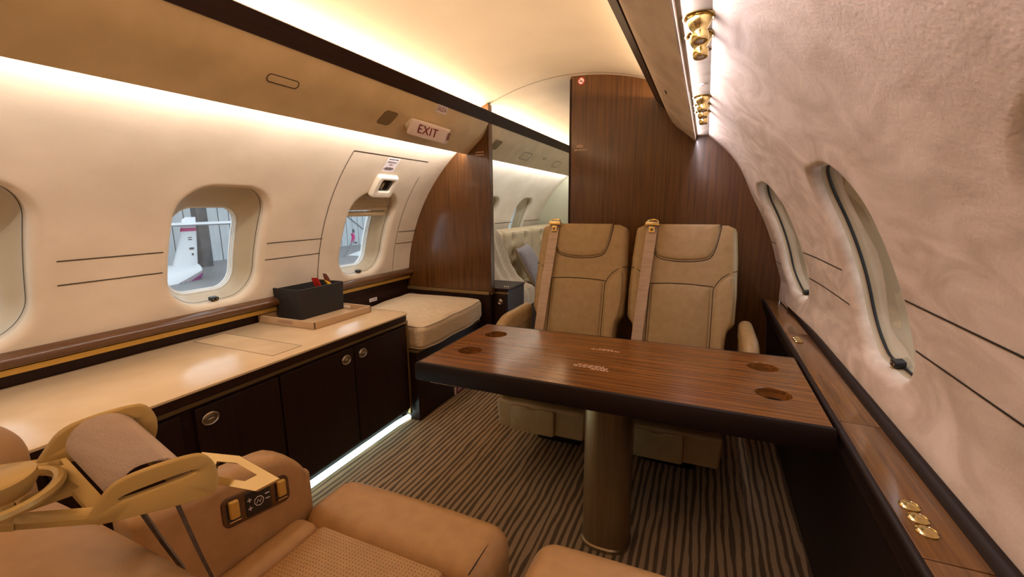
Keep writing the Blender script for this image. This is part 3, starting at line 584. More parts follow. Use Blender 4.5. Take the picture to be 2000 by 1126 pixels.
# ================================================================== FAR SEATS
def chain(pts): return pts
def far_seat(cx, arm, label):
    t = thing('cabin_seat', label, 'seat', (cx, 2.2, 0), 'tan seats facing across the table')
    Z0, Z1, YB, YT = .44, 1.105, 2.215, 2.42
    def P(x, s, h):                                        # s runs up the back, h out of its face
        k = s; d = V((0, YT-YB, Z1-Z0)).normalized(); nn = V((0, -d.z, d.y)); return V((cx+x, YB+(YT-YB)*k, Z0+(Z1-Z0)*k))+nn*h
    hw = [(0, .215), (.22, .222), (.25, .232), (.29, .255), (.5, .258), (.75, .253), (.9, .246), (.95, .243), (.975, .236), (.99, .224), (1.0, .200)]
    def half(s):
        for (a, b_), (c, d) in zip(hw[:-1], hw[1:]):
            if a <= s <= c: return b_+(d-b_)*(s-a)/(c-a)
        return hw[-1][1]
    side = [(half(s), s) for s in [i/40 for i in range(41)]]
    out = [(x, s*.696) for x, s in side]+[(-x, s*.696) for x, s in side[::-1]]; Q = lambda x, y, h: P(x, y/.696, h)
    mb = MB(); R = []
    for h, ins in ((-.125, .02), (-.105, .004), (-.085, 0), (-.03, 0), (-.012, .003), (0, .010), (.008, .020), (.012, .032)): R.append([Q(x, y, h) for x, y in offset(out, -ins)])
    last = offset(out, -.033); c_ = (0, .36)
    for k in (.75, .5, .25, .05): R.append([Q(c_[0]+(x-c_[0])*k, c_[1]+(y-c_[1])*k, .013) for x, y in last])
    mb.loops(R, 0, True, True); back = obj('backrest', mb, 'leather', t, 50)
    hd = smoothpoly([(-.165, .690), (-.155, .600), (-.135, .535), (-.105, .512), (0, .500), (.105, .512), (.135, .535), (.155, .600), (.165, .690)], 2, False)
    hd = dens(hd+[(.16, .694), (-.16, .694)], .02); mb = MB().pad(hd, Q, .022, .011, .003, sink=-.008); hp = obj('headrest_pad', mb, 'leather', back, 60)
    obj('seam', MB().tube([Q(x, y, .0135) for x, y in smoothpoly([(-.170, .690), (-.158, .600), (-.138, .530), (-.107, .507), (0, .495), (.107, .507), (.138, .530), (.158, .600), (.170, .690)], 3, False)], .0022, 5), 'seam', hp)
    lu = dens(rrect(.285, .42, .02, 5, 0, .165), .03); lu = [(x, y-(.012 if False else 0)+.010*(1-(x/.143)**2)*(1 if y > .3 else 0)) for x, y in lu]
    obj('lumbar_pad', MB().pad(lu, Q, .022, .012, .006, sink=-.006), 'leather_perforated', back, 60)
    sm_ = MB()
    for sx in (-1, 1):
        sm_.tube([Q(sx*x, y, h) for x, y, h in [(.150, -.02, .0125), (.150, .2, .0125), (.150, .36, .0125), (.151, .372, .0125)]], .0022, 5)
        sm_.tube([Q(sx*x, y, h) for x, y, h in [(.153, .372, .013), (.163, .395, .013), (.185, .425, .013), (.215, .447, .0115), (.238, .458, .006), (.254, .464, -.006), (.2585, .466, -.03)]], .002, 5)
    sm_.tube([Q(x, .378+.008*(1-(x/.15)**2), .0135) for x in [-.15+.3*i/12 for i in range(13)]], .0022, 5); obj('piping_seam', sm_, 'seam', back)
    for sx in (-1, 1):                                     # side bolsters
        bo = smoothpoly([(sx*.155, -.01), (sx*.215, -.01), (sx*.215, .16), (sx*.243, .20), (sx*.245, .44), (sx*.21, .435), (sx*.178, .405), (sx*.158, .36)], 2)
        obj('side_bolster', MB().pad(dens(bo, .02), Q, .017, .012, .002, sink=-.006), 'leather', back, 60)
    obj('seat_cushion', MB().box(cx-.235, cx+.235, 1.705, 2.26, .325, .465, .05, 5, fn=lambda v: V((v.x, v.y, v.z+.012*(1-((v.x-cx)/.24)**2))), k=6), 'leather', t)
    def taper(v): k = (v.z-.2)/.125; v = V(v); v.x = cx+(v.x-cx)*(1+.05*k); v.y += (2.0-v.y)*.10*(1-k)*0; return v
    pan = obj('seat_pan', MB().box(cx-.203, cx+.203, 1.70, 2.20, .195, .326, .014, 3, fn=taper, k=2), 'leather', t)
    fo = rrect(.205, .118, .012, 4, .0, .255); fo = [(x, y-(.010 if abs(x) < .02 and y > .3 else 0)) for x, y in dens(fo, .012)]
    PF = frame((cx-.03, 1.699, 0), (1, 0, 0), (0, 0, 1)); obj('footrest_flap', MB().prism(fo, PF, 0, .014, .005, 3), 'leather', pan, 60)
    obj('pedestal', MB().box(cx-.12, cx+.12, 1.98, 2.20, .0, .20, .02), 'black_edge', t)
    ax = arm*.272; a0, a1 = min(ax, ax+arm*.062)+cx, max(ax, ax+arm*.062)+cx
    def armf(v): v = V(v); k = sm((2.08-v.y)/.2); v.z -= .055*k*k; v.z += 0.0; return v
    obj('armrest', MB().box(a0, a1, 1.90, 2.34, .545, .648, .028, 4, fn=armf, k=10).box(a0+.006, a1-.006, 2.0, 2.34, .33, .60, .02, 3, k=3), 'leather', t, 60)
    W = .0265; mb = MB()                                   # shoulder belt down the left of the back
    path = [(-.158, -.06, 1.0), (-.158, .000, 1.006), (-.158, .024, .99), (-.159, .034, .9), (-.163, .036, .75), (-.168, .036, .6), (-.172, .038, .45), (-.176, .036, .3), (-.180, .034, .15), (-.182, .03, .02)]
    def bp_(i, sx, hh): x, h, s = path[i]; return P(x+sx*W+(-.010*(1-s)), s, h+hh)
    mb.loops([[bp_(i, -1, 0), bp_(i, 1, 0), bp_(i, 1, .0025), bp_(i, -1, .0025)] for i in range(len(path))], 0, True, True); be = obj('shoulder_belt', mb, 'webbing', t, 60)
    B = lambda x, y, h: P(-.158+x, .965+y/.696, .034+h)
    mb = MB().prism(rrect(.068, .020, .006, 4, 0, .016), B, -.006, .012, .004).prism(rrect(.030, .034, .005, 4, 0, -.016), B, -.002, .009, .002); bu = obj('buckle', mb, 'steel', be)
    obj('buckle_tab', MB().prism(rrect(.024, .026, .004, 3, 0, -.018), B, .009, .0105).prism(rrect(.072, .008, .003, 3, 0, .010), B, .012, .0135), 'gold', bu); obj('buckle_hole', MB().prism(rrect(.010, .010, .002, 3, 0, -.018), B, .0105, .0112), 'black', bu)
    lp = MB().tube([P(-.158+x, 1.0+z, h) for x, z, h in [(-.030, -.01, .036), (-.026, .012, .03), (-.012, .024, .022), (.012, .024, .022), (.026, .012, .03), (.030, -.01, .036)]], .0045, 8); obj('harness_hook', lp, 'brass', be)
    return t
far_seat(-.625, -1, 'tan leather seat behind the table, nearer the doorway'); far_seat(-.095, 1, 'tan leather seat behind the table, nearer the right-hand windows')

# ================================================================== NEAR SEATS
def near_seat(x0, x1, arm, label):
    t = thing('cabin_seat', label, 'seat', ((x0+x1)/2, .5, 0), 'caramel seats in the foreground'); K = 'leather_near'; xc = (x0+x1)/2
    obj('seat_cushion', MB().box(x0+.004, x1-.004, .24, .74, .29, .440, .03, 4, k=4), K, t)
    fb = obj('front_bolster', MB().box(x0, x1, .655, .832, .300, .470, .052, 6, fn=lambda v: V((v.x, v.y, v.z+.007*(1-((v.x-xc)/(x1-xc))**2)*(1 if v.z > .4 else 0))), k=8), K, t, 60)
    ex = .0045
    obj('bolster_seam', MB().tube([(x1-.030, .655+.177/2+(.177/2-.0045)*cx_, .385+(.085-.0045)*cz_) for cx_, cz_ in smoothpoly([(1, -1), (1, .42), (.85, .80), (.42, 1), (-1, 1)], 3, False)], .0016, 6), 'seam', fb)
    PI_ = lambda x, y, h: V((x, y, .440+h))
    obj('seat_insert', MB().pad(dens(rrect(x1-x0-.165, .385, .018, 4, xc, .468), .03), PI_, .018, .012, .008), 'leather_near_perforated', t, 60)
    for s in (-1, 1):
        a, b_ = (x0, x0+.084) if s < 0 else (x1-.084, x1); obj('side_bolster', MB().box(a, b_, .28, .662, .34, .465, .034, 5, k=4), K, t, 60)
    def rec(v): v = V(v); s = max(0, (v.z-.40)/.55); lim = (v.x-xc)/((x1-x0)/2); v.z -= s*(.04+.012*max(0, lim)**3); v.y -= .155*(v.z-.40)/.5+.05*s*max(0, -lim)**2; return v
    br = obj('backrest', MB().box(x0-.005, x1+.005, .20, .345, .40, .955, .06, 6, fn=rec, k=14), K, t, 60)
    if arm: obj('headrest_wing', MB().box(x0+.01, x0+.24, .055, .16, .80, .985, .05, 6, fn=lambda v: V((v.x, v.y+.03, v.z)), k=4), K, br, 60)
    obj('pedestal', MB().box(x0+.10, x1-.10, .34, .66, 0, .29, .02), 'black_edge', t)
    if not arm: return t
    ax1 = x0+.008; ax0 = ax1-.092
    def armf(v): v = V(v); v.z -= .26*(v.y-.42)*sm((v.z-.46)/.14)*.55; k = sm((v.y-.60)/.11); v.z -= .06*k*k*sm((v.z-.5)/.1); return v
    ar = obj('armrest', MB().box(ax0, ax1, .34, .705, .36, .665, .030, 5, fn=armf, k=14), K, t, 60)
    obj('armrest_cap', MB().box(ax0+.004, ax1-.004, .665, .709, .38, .555, .018, 4, fn=lambda v: V((v.x, v.y+.002*(1), v.z)), k=3), K, ar, 60)
    sl = -.19; P0 = frame((ax1+.0005, .560, .566), (0, 1, sl), (0, .0, 1), (1, 0, 0)); P = lambda a, b_, h: P0(a, b_, h)
    pn = obj('control_panel', MB().prism(rrect(.158, .068, .016, 6), P, -.003, .003, .002), 'trim_brown', ar)
    obj('keypad', MB().prism(rrect(.060, .056, .004, 3, 0, 0), P, .003, .0045, .001), 'black_gloss', pn)
    ic = MB()
    for sx, sy in ((-.021, .010), (-.021, -.010)): ic.prism(rrect(.010, .002, .0005, 1, sx, sy), P, .0045, .0050).prism(rrect(.002, .010, .0005, 1, sx, sy), P, .0045, .0050)
    for sy in (.006, -.006): ic.prism(rrect(.011, .002, .0005, 1, .021, sy+.004), P, .0045, .0050)
    ic.tube([P(.011*cos(q), .011*sin(q), .005) for q in [2*pi*i/8+.2 for i in range(8)]], .0008, 4, closed=True).tube([P(x, y, .005) for x, y in ((-.006, -.004), (-.002, .004), (.002, -.004), (.006, .004))], .0008, 4)
    obj('keypad_symbols', ic, 'white', pn)
    for sx in (-.056, .056):
        obj('switch', MB().box(-.011, .011, -.021, .021, -.004, .006, .005, 4, fn=lambda v: P(v.x+sx, v.y+.006, v.z+.005), k=2), 'gold', pn)
        obj('switch_slot', MB().prism(rrect(.030, .050, .006, 4, sx, 0), P, .0028, .0036), 'black_gloss', pn); obj('switch_trim', MB().prism(rrect(.026, .003, .001, 2, sx, -.021), P, .0036, .006), 'steel', pn)
    return t
near_seat(-.880, -.365, True, 'caramel leather seat with a control panel in its armrest, bottom left foreground')
near_seat(-.303, .212, False, 'caramel leather seat cushion at the bottom edge, right of the one with the armrest')
# belt buckle hooked over the near seat back
O = V((-.435, .141, .956)); e1 = V((.076, .053, .015)); e2 = V((-.095, .007, .025)); e3 = V((-.004, .005, .033)); t1, t2, t3 = e1.normalized(), e2.normalized(), e3.normalized()
B = lambda a, b_, c: O+e1*a+e2*b_+e3*c
t = thing('belt_buckle', 'large tan harness buckle with a rolled belt lying on the near seat back', 'seat belt buckle', O)
def flange(b0, b1_, key='buckle'):
    o = dens(smoothpoly([(-.02, -.06), (.5, -.08), (1.0, -.07), (1.05, .2), (1.05, .6), (.98, .96), (.86, 1.05), (.5, .98), (.22, .82), (.08, .35)], 2), .05)
    n = len(o)
    c0 = V((.575, .545)); q1_ = V((.93, .36)).normalized()*.345; q2_ = V((-.36, .93)).normalized()*.085; si = []
    for x, y in o:
        d = V((x, y))-c0; q = atan2(d.dot(q2_.normalized())/.45, d.dot(q1_.normalized())); cs, sn = cos(q), sin(q); p = c0+q1_*(abs(cs)**.7*(1 if cs > 0 else -1))+q2_*(abs(sn)**.7*(1 if sn > 0 else -1)); si.append((p.x, p.y))
    rim = offset(o, -.03)
    return MB().loops([[B(x, b0+.012, y) for x, y in si], [B(x, b0, y) for x, y in si], [B(x, b0, y) for x, y in rim], [B(x, b0+.012, y) for x, y in o], [B(x, b1_-.012, y) for x, y in o], [B(x, b1_, y) for x, y in rim], [B(x, b1_, y) for x, y in si], [B(x, b0+.012, y) for x, y in si]])
obj('near_cheek', flange(-.03, .025), 'buckle', t, 50); obj('far_cheek', flange(.93, .985), 'buckle', t, 50)
mb = MB()
def plate(a0, a1, c0, c1): mb.box(0, 1, 0, 1, 0, 1, .12, 2, fn=lambda v: B(a0+(a1-a0)*v.x, c0+(c1-c0)*v.y, -.06+.14*v.z), k=1)
def bar(p, q, wd): 
    p, q = V(p), V(q); d = (q-p); nn = V((-d.y, d.x)).normalized()*wd/2; o = [p-nn, q-nn, q+nn, p+nn]
    mb.loops([[B(x[0], x[1], c) for x in o] for c in (-.06, .0, .06, .09)], 0, True, True)
bar((-.58, .30), (.15, .06), .15); bar((-.34, .43), (.15, .52), .13); bar((-.30, .99), (.2, .90), .15); bar((.17, -.02), (.17, .98), .16); bar((-.60, .22), (-.30, 1.02), .30); bar((.85, 0), (.85, .96), .10)
obj('base_plate', mb, 'buckle', t, 50)
def arcroll(a): q = pi*(1.15-1.35*a); return (.56+.32*cos(q), .38+.66*sin(q)*(1 if sin(q) > 0 else .8))
mb = MB(); RR = []
for i in range(25):
    a, c = arcroll(i/24); w_ = .012*noise.noise(V((i*.4, 0, 0))); RR.append([B(a, .06+w_, c), B(a, .91+w_, c), B(.56+(a-.56)*.90, .91+w_, .38+(c-.38)*.92), B(.56+(a-.56)*.90, .06+w_, .38+(c-.38)*.92)])
obj('rolled_belt', MB().loops(RR, 0, True, True), 'webbing', t, 60)
tg = [(-.392, .210, .990), (-.359, .221, .988), (-.318, .226, .974), (-.330, .212, .968), (-.385, .196, .974)]; c_ = sum((V(p) for p in tg), V())/5; nz_ = (V(tg[1])-V(tg[0])).cross(V(tg[4])-V(tg[0])).normalized()*.002
inn = [c_+(V(p)-c_)*.52 for p in tg]; obj('tongue', MB().loops([[V(p)+nz_ for p in tg], [p+nz_ for p in inn], [p-nz_ for p in inn], [V(p)-nz_ for p in tg], [V(p)+nz_ for p in tg]]), 'steel', t)
dc = V((-.497, .119, .990)); da = V((.02, -.10, 1)); obj('release_disc', MB().lathe([(.001, .005), (.019, .005), (.0215, .0035), (.0215, -.003), (.016, -.012), (.001, -.012)], dc, da, 40), 'buckle', t)
mb = MB(); ax_ = da.normalized(); q1 = ax_.orthogonal().normalized(); q2 = ax_.cross(q1); mb.tube([dc-ax_*.013+(q1*cos(q)+q2*sin(q))*.031 for q in [2*pi*i/40 for i in range(40)]], .0045, 8, closed=True); obj('release_ring', mb, 'buckle', t)
mb = MB()
for pth in ([(-.449, .182, .940), (-.459, .188, .926), (-.483, .209, .872), (-.502, .232, .811)], [(-.412, .193, .948), (-.421, .198, .938), (-.438, .217, .869), (-.456, .233, .822)]):
    mb.loops([[V(p)+V((-.85, .35, -.35))*.019*k+V((.3, .9, 0))*.0016*q for k, q in ((-1, -1), (1, -1), (1, 1), (-1, 1))] for p in pth], 0, True, True)
obj('hanging_belt', mb, 'webbing_shaded', t, 60)

# ================================================================== RIGHT SIDE LEDGE
t = thing('side_ledge', 'long walnut ledge along the right wall beside the table', 'ledge', (.37, 1.0, 0))
Ys = [YR, -.2, .755, 1.208, 2.02, 2.738]
for a, b_ in zip(Ys[:-1], Ys[1:]): obj('wood_panel', MB().box(.327, .409, a+.0012, b_-.0012, .668, .684, .0012, 2), 'wood_y', t)
obj('inner_edge', MB().tube([(.3245, y, .674) for y in (YR, 0, 1, 2, 2.738)], .0095, 10), 'black_edge', t)
obj('outer_edge', MB().grid(lambda a, b_: (lambda y: V((.404, y, .679)).lerp(wallp(1, y, UB+.012)+V((-.001, 0, 0)), b_)+V((0, 0, .008*sin(pi*b_))))(YR+(2.738-YR)*a), 40, 4), 'black_edge', t, 60)
pr = [(.3245, .668), (.3245, .640), (.330, .615), (.3345, .612), (.336, .606), (.345, .600), (.352, .52), (.388, .03), (.412, .03), (.412, .666)]
obj('face_panel', MB().loops([[(x, y, z) for x, z in pr] for y in (YR, 2.738)], 0, True, True), 'black_edge', t); obj('bright_line', MB().box(.3345, .3375, YR, 2.738, .6055, .6075), 'trim_brown', t)
for y in (.822, .855, .889, 1.90, 1.925, 1.95):
    b_ = obj('button', MB().lathe([(.0135, -.002), (.0150, .002), (.0125, .0038), (.0118, .0030), (.009, .0048), (.001, .0056)], (.355, y, .684), n=28), 'brass', t)

struct('trim_11', MB().box(.4135, .47, YR, 2.735, 0, .655), 'black_edge')  # unseen filler added to block outside light leaking in behind the ledge
# ================================================================== SIGNS
t = thing('exit_sign', 'pink-white lozenge exit sign with red letters on the left overhead bin', 'exit sign', (*binp(-1, .56)[:1], 2.05, binp(-1, .56)[1]))
P_ = binframe(-1, 2.055, .54); su = V((.40, 0, .917)); P = frame(P_(0, 0, .030), (0, 1, 0), su); hgt = .040
outl = smoothpoly([(-.165, -.008), (-.165, .002), (-.155, .014), (.03, .062), (.064, .067), (.088, .061), (.148, .039), (.162, .022), (.165, -.008)], 2, False)
mb = MB().loops([[P(y, v*(1 if abs(v) < 1 else 1), n_) for y, n_ in outl] for v in (-hgt+.004, hgt-.004)], 0, True, True)
mb = MB(); rg = []
for v, k in ((-hgt, .93), (-hgt+.003, .98), (-hgt+.007, 1), (hgt-.007, 1), (hgt-.003, .98), (hgt, .93)): rg.append([P(y*k, v, n_*k) for y, n_ in outl])
obj('housing', mb.loops(rg, 0, True, True), 'sign', t, 40)
obj('base', MB().prism(rrect(.325, .060, .02, 5), P_, .001, .020, .002), 'white_plastic', t)
a = V((-.155, .014)); b_ = V((.03, .062)); d = (b_-a).normalized(); m_ = (a+b_)/2; o_ = P(m_.x, 0, m_.y); ex = P(d.x, 0, d.y)-P(0, 0, 0); ey = P(0, 1, 0)-P(0, 0, 0)
obj('lettering', lettering('EXIT', .062, frame(o_, ex, ey), .001, 1.08, 1.0, .0022), 'red', t)
a = V((.085, .062)); b_ = V((.148, .039)); d = (b_-a).normalized(); m_ = (a+b_)/2; o_ = P(m_.x, 0, m_.y); ex = P(d.x, 0, d.y)-P(0, 0, 0)
obj('lettering', lettering('EXIT', .056, frame(o_, ex, ey), .001, 1.0, .55, .0022), 'red', t)
P = binframe(-1, 2.115, .10); t = tag(obj('spanish_exit_sticker', MB().prism(rrect(.105, .042, .004, 3), P, .0008, .0016), 'white', loc=P(0, 0)), 'white sticker reading SALIDA above the exit sign', 'sticker'); obj('lettering', lettering('SALIDA', .036, P, .0004, .95, .78, .0018), 'red', t)
def wframe(side, y, u): 
    ex = V((0, 1 if side < 0 else -1, 0)); up = (wallp(side, y, u+.01)-wallp(side, y, u-.01)).normalized(); return frame(wallp(side, y, u), ex, up, ex.cross(up))
P = wframe(-1, 2.118, zu(1.447)); t = tag(obj('hatch_placard', MB().prism(rrect(.105, .100, .004, 3), P, .0008, .0016), 'white', loc=P(0, 0)), 'white emergency exit placard above the handle cover on the hatch', 'placard')
mb = small_print(frame(P(0, .037), P(1, 0)-P(0, 0), P(0, 1)-P(0, 0), P(0, 0, 1)-P(0, 0)), .09, [(.95, 0)], 2, .006); mb2 = small_print(frame(P(0, -.020), P(1, 0)-P(0, 0), P(0, 1)-P(0, 0), P(0, 0, 1)-P(0, 0)), .09, [(.7, 0), (.9, 0), (.95, 0), (.6, 0)], 6, .004)
T = lettering('EMERGENCY', .0155, frame(P(0, .020), P(1, 0)-P(0, 0), P(0, 1)-P(0, 0)), .0004, 1, .95, .0018); T2 = lettering('EXIT', .0155, frame(P(0, .002), P(1, 0)-P(0, 0), P(0, 1)-P(0, 0)), .0004, 1, .95, .0018)
for q in (mb, mb2): q.v = [tuple(V(v)+(P(0, 0, .0014)-P(0, 0))) for v in q.v]
L_ = MB(); [L_.add(q.v, q.f) for q in (T, T2, mb, mb2)]; obj('lettering', L_, 'ink', t)
# emergency handle cover
P = wframe(-1, 2.148, zu(1.337)); t = tag(obj('handle_cover', MB().loops([[P(x, y, 0) for x, y in rrect(.185, .150, .018, 5)], [P(x, y-.002, .016) for x, y in rrect(.180, .146, .018, 5)], [P(x, y-.003, .026) for x, y in rrect(.168, .134, .016, 5)], [P(x, y-.002+.010, .028) for x, y in rrect(.120, .092, .016, 5)], [P(x, y+.008, .026) for x, y in rrect(.112, .084, .015, 5)], [P(x, y+.008, .010) for x, y in rrect(.108, .080, .015, 5)]], 0, True, True), 'white_plastic', loc=P(0, 0)), 'ivory plastic cover box over the emergency handle, above the hatch window', 'handle cover')
obj('dark_window', MB().prism(rrect(.109, .081, .014, 5, 0, .008), P, .0105, .0125), 'black_gloss', t); obj('handle', MB().box(-.035, -.018, -.018, .030, .0125, .020, .003, fn=lambda v: P(v.x, v.y, v.z)), 'grille', t)
# notices on the wooden panels
P = frame((-.742, 2.7395, 1.942), (1, 0, 0), (0, 0, 1)); t = tag(obj('no_smoking_sticker', MB().prism([(.0215*cos(q), .0215*sin(q)) for q in [2*pi*i/40 for i in range(40)]], P, 0, .0008), 'white', loc=(-.742, 2.7395, 1.942)), 'round no-smoking sticker high on the wooden bulkhead', 'sticker')
mb = MB().tube([P(.0195*cos(q), .0195*sin(q), .0010) for q in [2*pi*i/40 for i in range(40)]], .0027, 6, closed=True, flat=.4); mb.prism([(.707*a-.707*b_, -.707*a-.707*b_) for a, b_ in rrect(.037, .004, .0005, 1)], P, .0018, .0022); obj('prohibition_ring', mb, 'red_bright', t)
obj('cigarette', MB().prism(rrect(.022, .0042, .0005, 1, -.001, -.002), P, .0008, .0014).tube([P(.006, .004, .001), P(.008, .007, .001), P(.006, .010, .001), P(.009, .013, .001)], .0007, 4), 'ink', t)
for pos, rows, wd, sd, nm in (((-.742, 2.7392, 1.566), [(.6, .0), (.5, 0), (0.0, 0), (1., .05)], .080, 8, 'faint two-line notice on the wooden bulkhead beside the doorway'), ((-1.402, 2.6592, 1.556), [(.95, 0), (0., 0), (1., 0)], .062, 9, 'faint notice at the edge of the curved wooden partition')):
    tag(obj('wall_placard', small_print(frame(pos, (1, 0, 0), (0, 0, 1)), wd, rows, sd, .0065), 'label_tan', loc=pos), nm, 'notice', 'notices on the wooden panels')
P = frame((-2.0445, 2.275, .588), (0, 1, 0), (0, 0, 1)); t = tag(obj('hold_here_sticker', MB().prism(rrect(.075, .024, .002, 2), P, 0, .0008), 'white', loc=P(0, 0)), 'small white HOLD HERE sticker behind the bench cushion', 'sticker'); obj('lettering', lettering('HOLD HERE', .0125, P, .0003, 1, .85, .001), 'red', t)

# ================================================================== BEYOND THE DOORWAY
t = thing('side_cabinet', 'small dark cabinet with a round latch, just beyond the partition', 'cabinet', (-1.6, 2.9, 0))
obj('body', MB().box(-2.04, -1.235, 2.712, 3.02, 0, .625, .006), 'wood_dark', t); obj('top', MB().box(-2.04, -1.228, 2.708, 3.025, .626, .640, .004), 'trim_dark', t); obj('gold_strip', MB().box(-2.04, -1.232, 2.709, 2.72, .600, .612, .001), 'gold_trim', t)
dr = obj('door', MB().box(-1.325, -1.242, 2.703, 2.712, .25, .595, .003), 'wood_dark', t); obj('latch', MB().lathe([(.020, 0), (.020, .003), (.016, .005), (.012, .0025), (.008, .005), (.001, .005)], (-1.288, 2.703, .545), (0, -1, 0), 24), 'nickel', dr)
for x in (-1.29, -1.275, -1.26): obj('button', MB().lathe([(.006, 0), (.006, .002), (.001, .004)], (x, 2.78, .640), n=12), 'brass', t)
t = thing('divan', 'tufted oatmeal sofa against the wall beyond the doorway', 'sofa', (-1.75, 4.0, 0))
obj('base', MB().box(-2.03, -1.44, 3.03, 5.28, 0, .33, .01), 'wood_dark', t)
for a, b_ in ((3.04, 3.62), (3.63, 4.33), (4.34, 5.27)):
    def tuft(v):
        v = V(v)
        if v.x > -1.75:
            for ky in (.28, .72):
                for kz in (.62, .76, .90):
                    d2 = ((v.y-(a+(b_-a)*ky))**2+(v.z-kz)**2); v.x -= .034*math.exp(-d2/.0014)
            for ky in (.28, .72): v.x -= .012*math.exp(-((v.y-(a+(b_-a)*ky))/.018)**2)
        return v
    bc = obj('back_cushion', MB().box(-1.90, -1.665, a+.004, b_-.004, .44, .985, .05, 4, fn=tuft, k=26), 'divan', t, 60)
    obj('piping', MB().tube([(-1.682, y, z) for y, z in rrect(b_-a-.05, .50, .04, 4, (a+b_)/2, .715)], .006, 6, closed=True), 'piping', bc)
    sc_ = obj('seat_cushion', MB().box(-1.90, -1.42, a+.003, b_-.003, .335, .47, .04, 4, k=6), 'divan', t, 60)
    obj('piping', MB().tube([(x, y, .458) for x, y in rrect(.455, b_-a-.03, .04, 4, -1.66, (a+b_)/2)], .006, 6, closed=True), 'piping', sc_)
def pill(v, c, ax_, sx, sy, th):
    pass
def pillow(name, label, c, ry, rz, rx, w_, th, key, backkey=None):
    nz_ = V(rz).normalized(); xx = (V(ry)-V(ry).dot(nz_)*nz_).normalized(); yy = nz_.cross(xx); R = Matrix(((xx.x, yy.x, nz_.x, c[0]), (xx.y, yy.y, nz_.y, c[1]), (xx.z, yy.z, nz_.z, c[2]), (0, 0, 0, 1))); mb = MB(); n = 18
    def f(a, b_, s):
        x, y = 2*a-1, 2*b_-1; k = (1-x**4)*(1-y**4); sc = 1-.10*(1-abs(x*y))*(x*x+y*y)/2; return R @ V((x*w_/2*sc, y*w_/2*sc, s*th/2*sqrt(max(0, k))))
    mb.grid(lambda a, b_: f(a, b_, 1), n, n, 0); mb.grid(lambda a, b_: f(a, b_, -1), n, n, 1); return tag(obj(name, mb, [key, backkey or key], ang=80, loc=c), label, 'pillow')
pillow('throw_pillow', 'square throw pillow with a grey back leaning on the sofa beyond the doorway', (-1.52, 3.90, .655), (.25, .1, -1), (.877, .093, .45), 0, .40, .11, 'pillow_grey', 'blanket')
t = MB(); pth = [(-1.74, 3.12, .992), (-1.67, 3.14, 1.0), (-1.645, 3.18, .95), (-1.63, 3.24, .82), (-1.60, 3.30, .68), (-1.55, 3.35, .57), (-1.48, 3.38, .505), (-1.42, 3.40, .485), (-1.400, 3.41, .44), (-1.395, 3.41, .34)]
def bl(a, b_):
    s = a*(len(pth)-1); i = min(int(s), len(pth)-2); p = V(pth[i]).lerp(V(pth[i+1]), s-i); q = (b_-.5)*.46
    return p+V((.018+.014*sin(b_*19+a*4), q, .012+.010*sin(b_*13+a*2.5)))
t.grid(bl, 36, 36); t.grid(lambda a, b_: bl(a, b_)+V((-.008, 0, -.008)), 36, 36); tag(obj('blanket', t, 'blanket', ang=80, loc=(-1.5, 3.3, .5)), 'beige blanket thrown over the near end of the sofa beyond the doorway', 'blanket')

# ================================================================== OUTSIDE: the hangar
mb = MB(); xh = -26.0
for y in range(0, 60): 
    yy = -2+y*.62; mb.box(xh-.1, xh, yy, yy+.56, -1.7, 9); mb.add([(xh-.05, yy+.56, -1.7), (xh-.05, yy+.62, -1.7), (xh-.05, yy+.62, 9), (xh-.05, yy+.56, 9)], [(0, 1, 2, 3)], 1)
struct('wall_hangar', mb, ['hangar', 'hangar_seam']); struct('floor_hangar', MB().box(-30, -3.2, -10, 42, -1.72, -1.7), 'tarmac')
tag(obj('hangar_column', MB().box(-24.2, -23.7, 14.05, 14.55, -1.7, 9, .02), 'concrete', loc=(-24, 14.3, -1.7)), 'dark grey hangar column seen through the second left window', 'column')
S = 20/7.0
def op(y, dz): return (y*S, 1.2+(dz-1.2)*S)
t = thing('parked_airplane', 'white airplane tail with magenta and purple stripes outside the second left window', 'airplane', (-20, 11.3, -1.7))
fin = [op(y, z) for y, z in ((3.72, .40), (3.80, .62), (3.88, .86), (3.915, 1.02), (3.945, 1.085), (3.99, 1.10), (4.125, 1.10), (4.115, .95), (4.09, .70), (4.06, .40))]
def finrow(z0, z1):
    def ed_(z, lo):
        P_ = [(3.72, .40), (3.80, .62), (3.88, .86), (3.915, 1.02), (3.945, 1.085), (3.99, 1.10)] if lo else [(4.06, .40), (4.09, .70), (4.115, .95), (4.125, 1.10)]
        for (a, b_), (c, d) in zip(P_[:-1], P_[1:]):
            if b_ <= z <= d: return a+(c-a)*(z-b_)/(d-b_)
        return P_[-1][0]
    n = 6; rg = []
    for i in range(n+1):
        z = z0+(z1-z0)*i/n; a, b_ = ed_(z, 1), ed_(z, 0); m_ = (a+b_)/2; hw_ = (b_-a)/2; th = .10*(1.15-z)+.012
        rg.append([(-20+S*th*sin(q), *op(m_-hw_*cos(q), z)) for q in [2*pi*j/24 for j in range(24)]])
    return MB().loops(rg, 0, True, True)
fn_ = obj('tail_fin', finrow(.40, .895), 'plane_white', t); obj('fin_band', finrow(.895, .945), 'plane_magenta', fn_); obj('fin_tip', finrow(.945, 1.10), 'plane_white', fn_)
mb = MB()
for dz in (.955, .968, .981):
    pass
obj('tailplane', MB().loops([[(-20+xx, y, 1.2+(.995-1.2)*S+zz) for xx, zz in ((.55, 0), (.2, .09), (-.3, .06), (-.6, 0), (-.3, -.05), (.2, -.07))] for y in (9.1, 11.3, 13.9)], 0, True, True), 'plane_white', t, 60)
ax_ = [(3.20, .00, .41), (3.45, .085, .335), (3.7, .165, .255), (3.92, .245, .175), (4.03, .285, .132), (4.06, .295, .11), (4.07, .30, .06)]
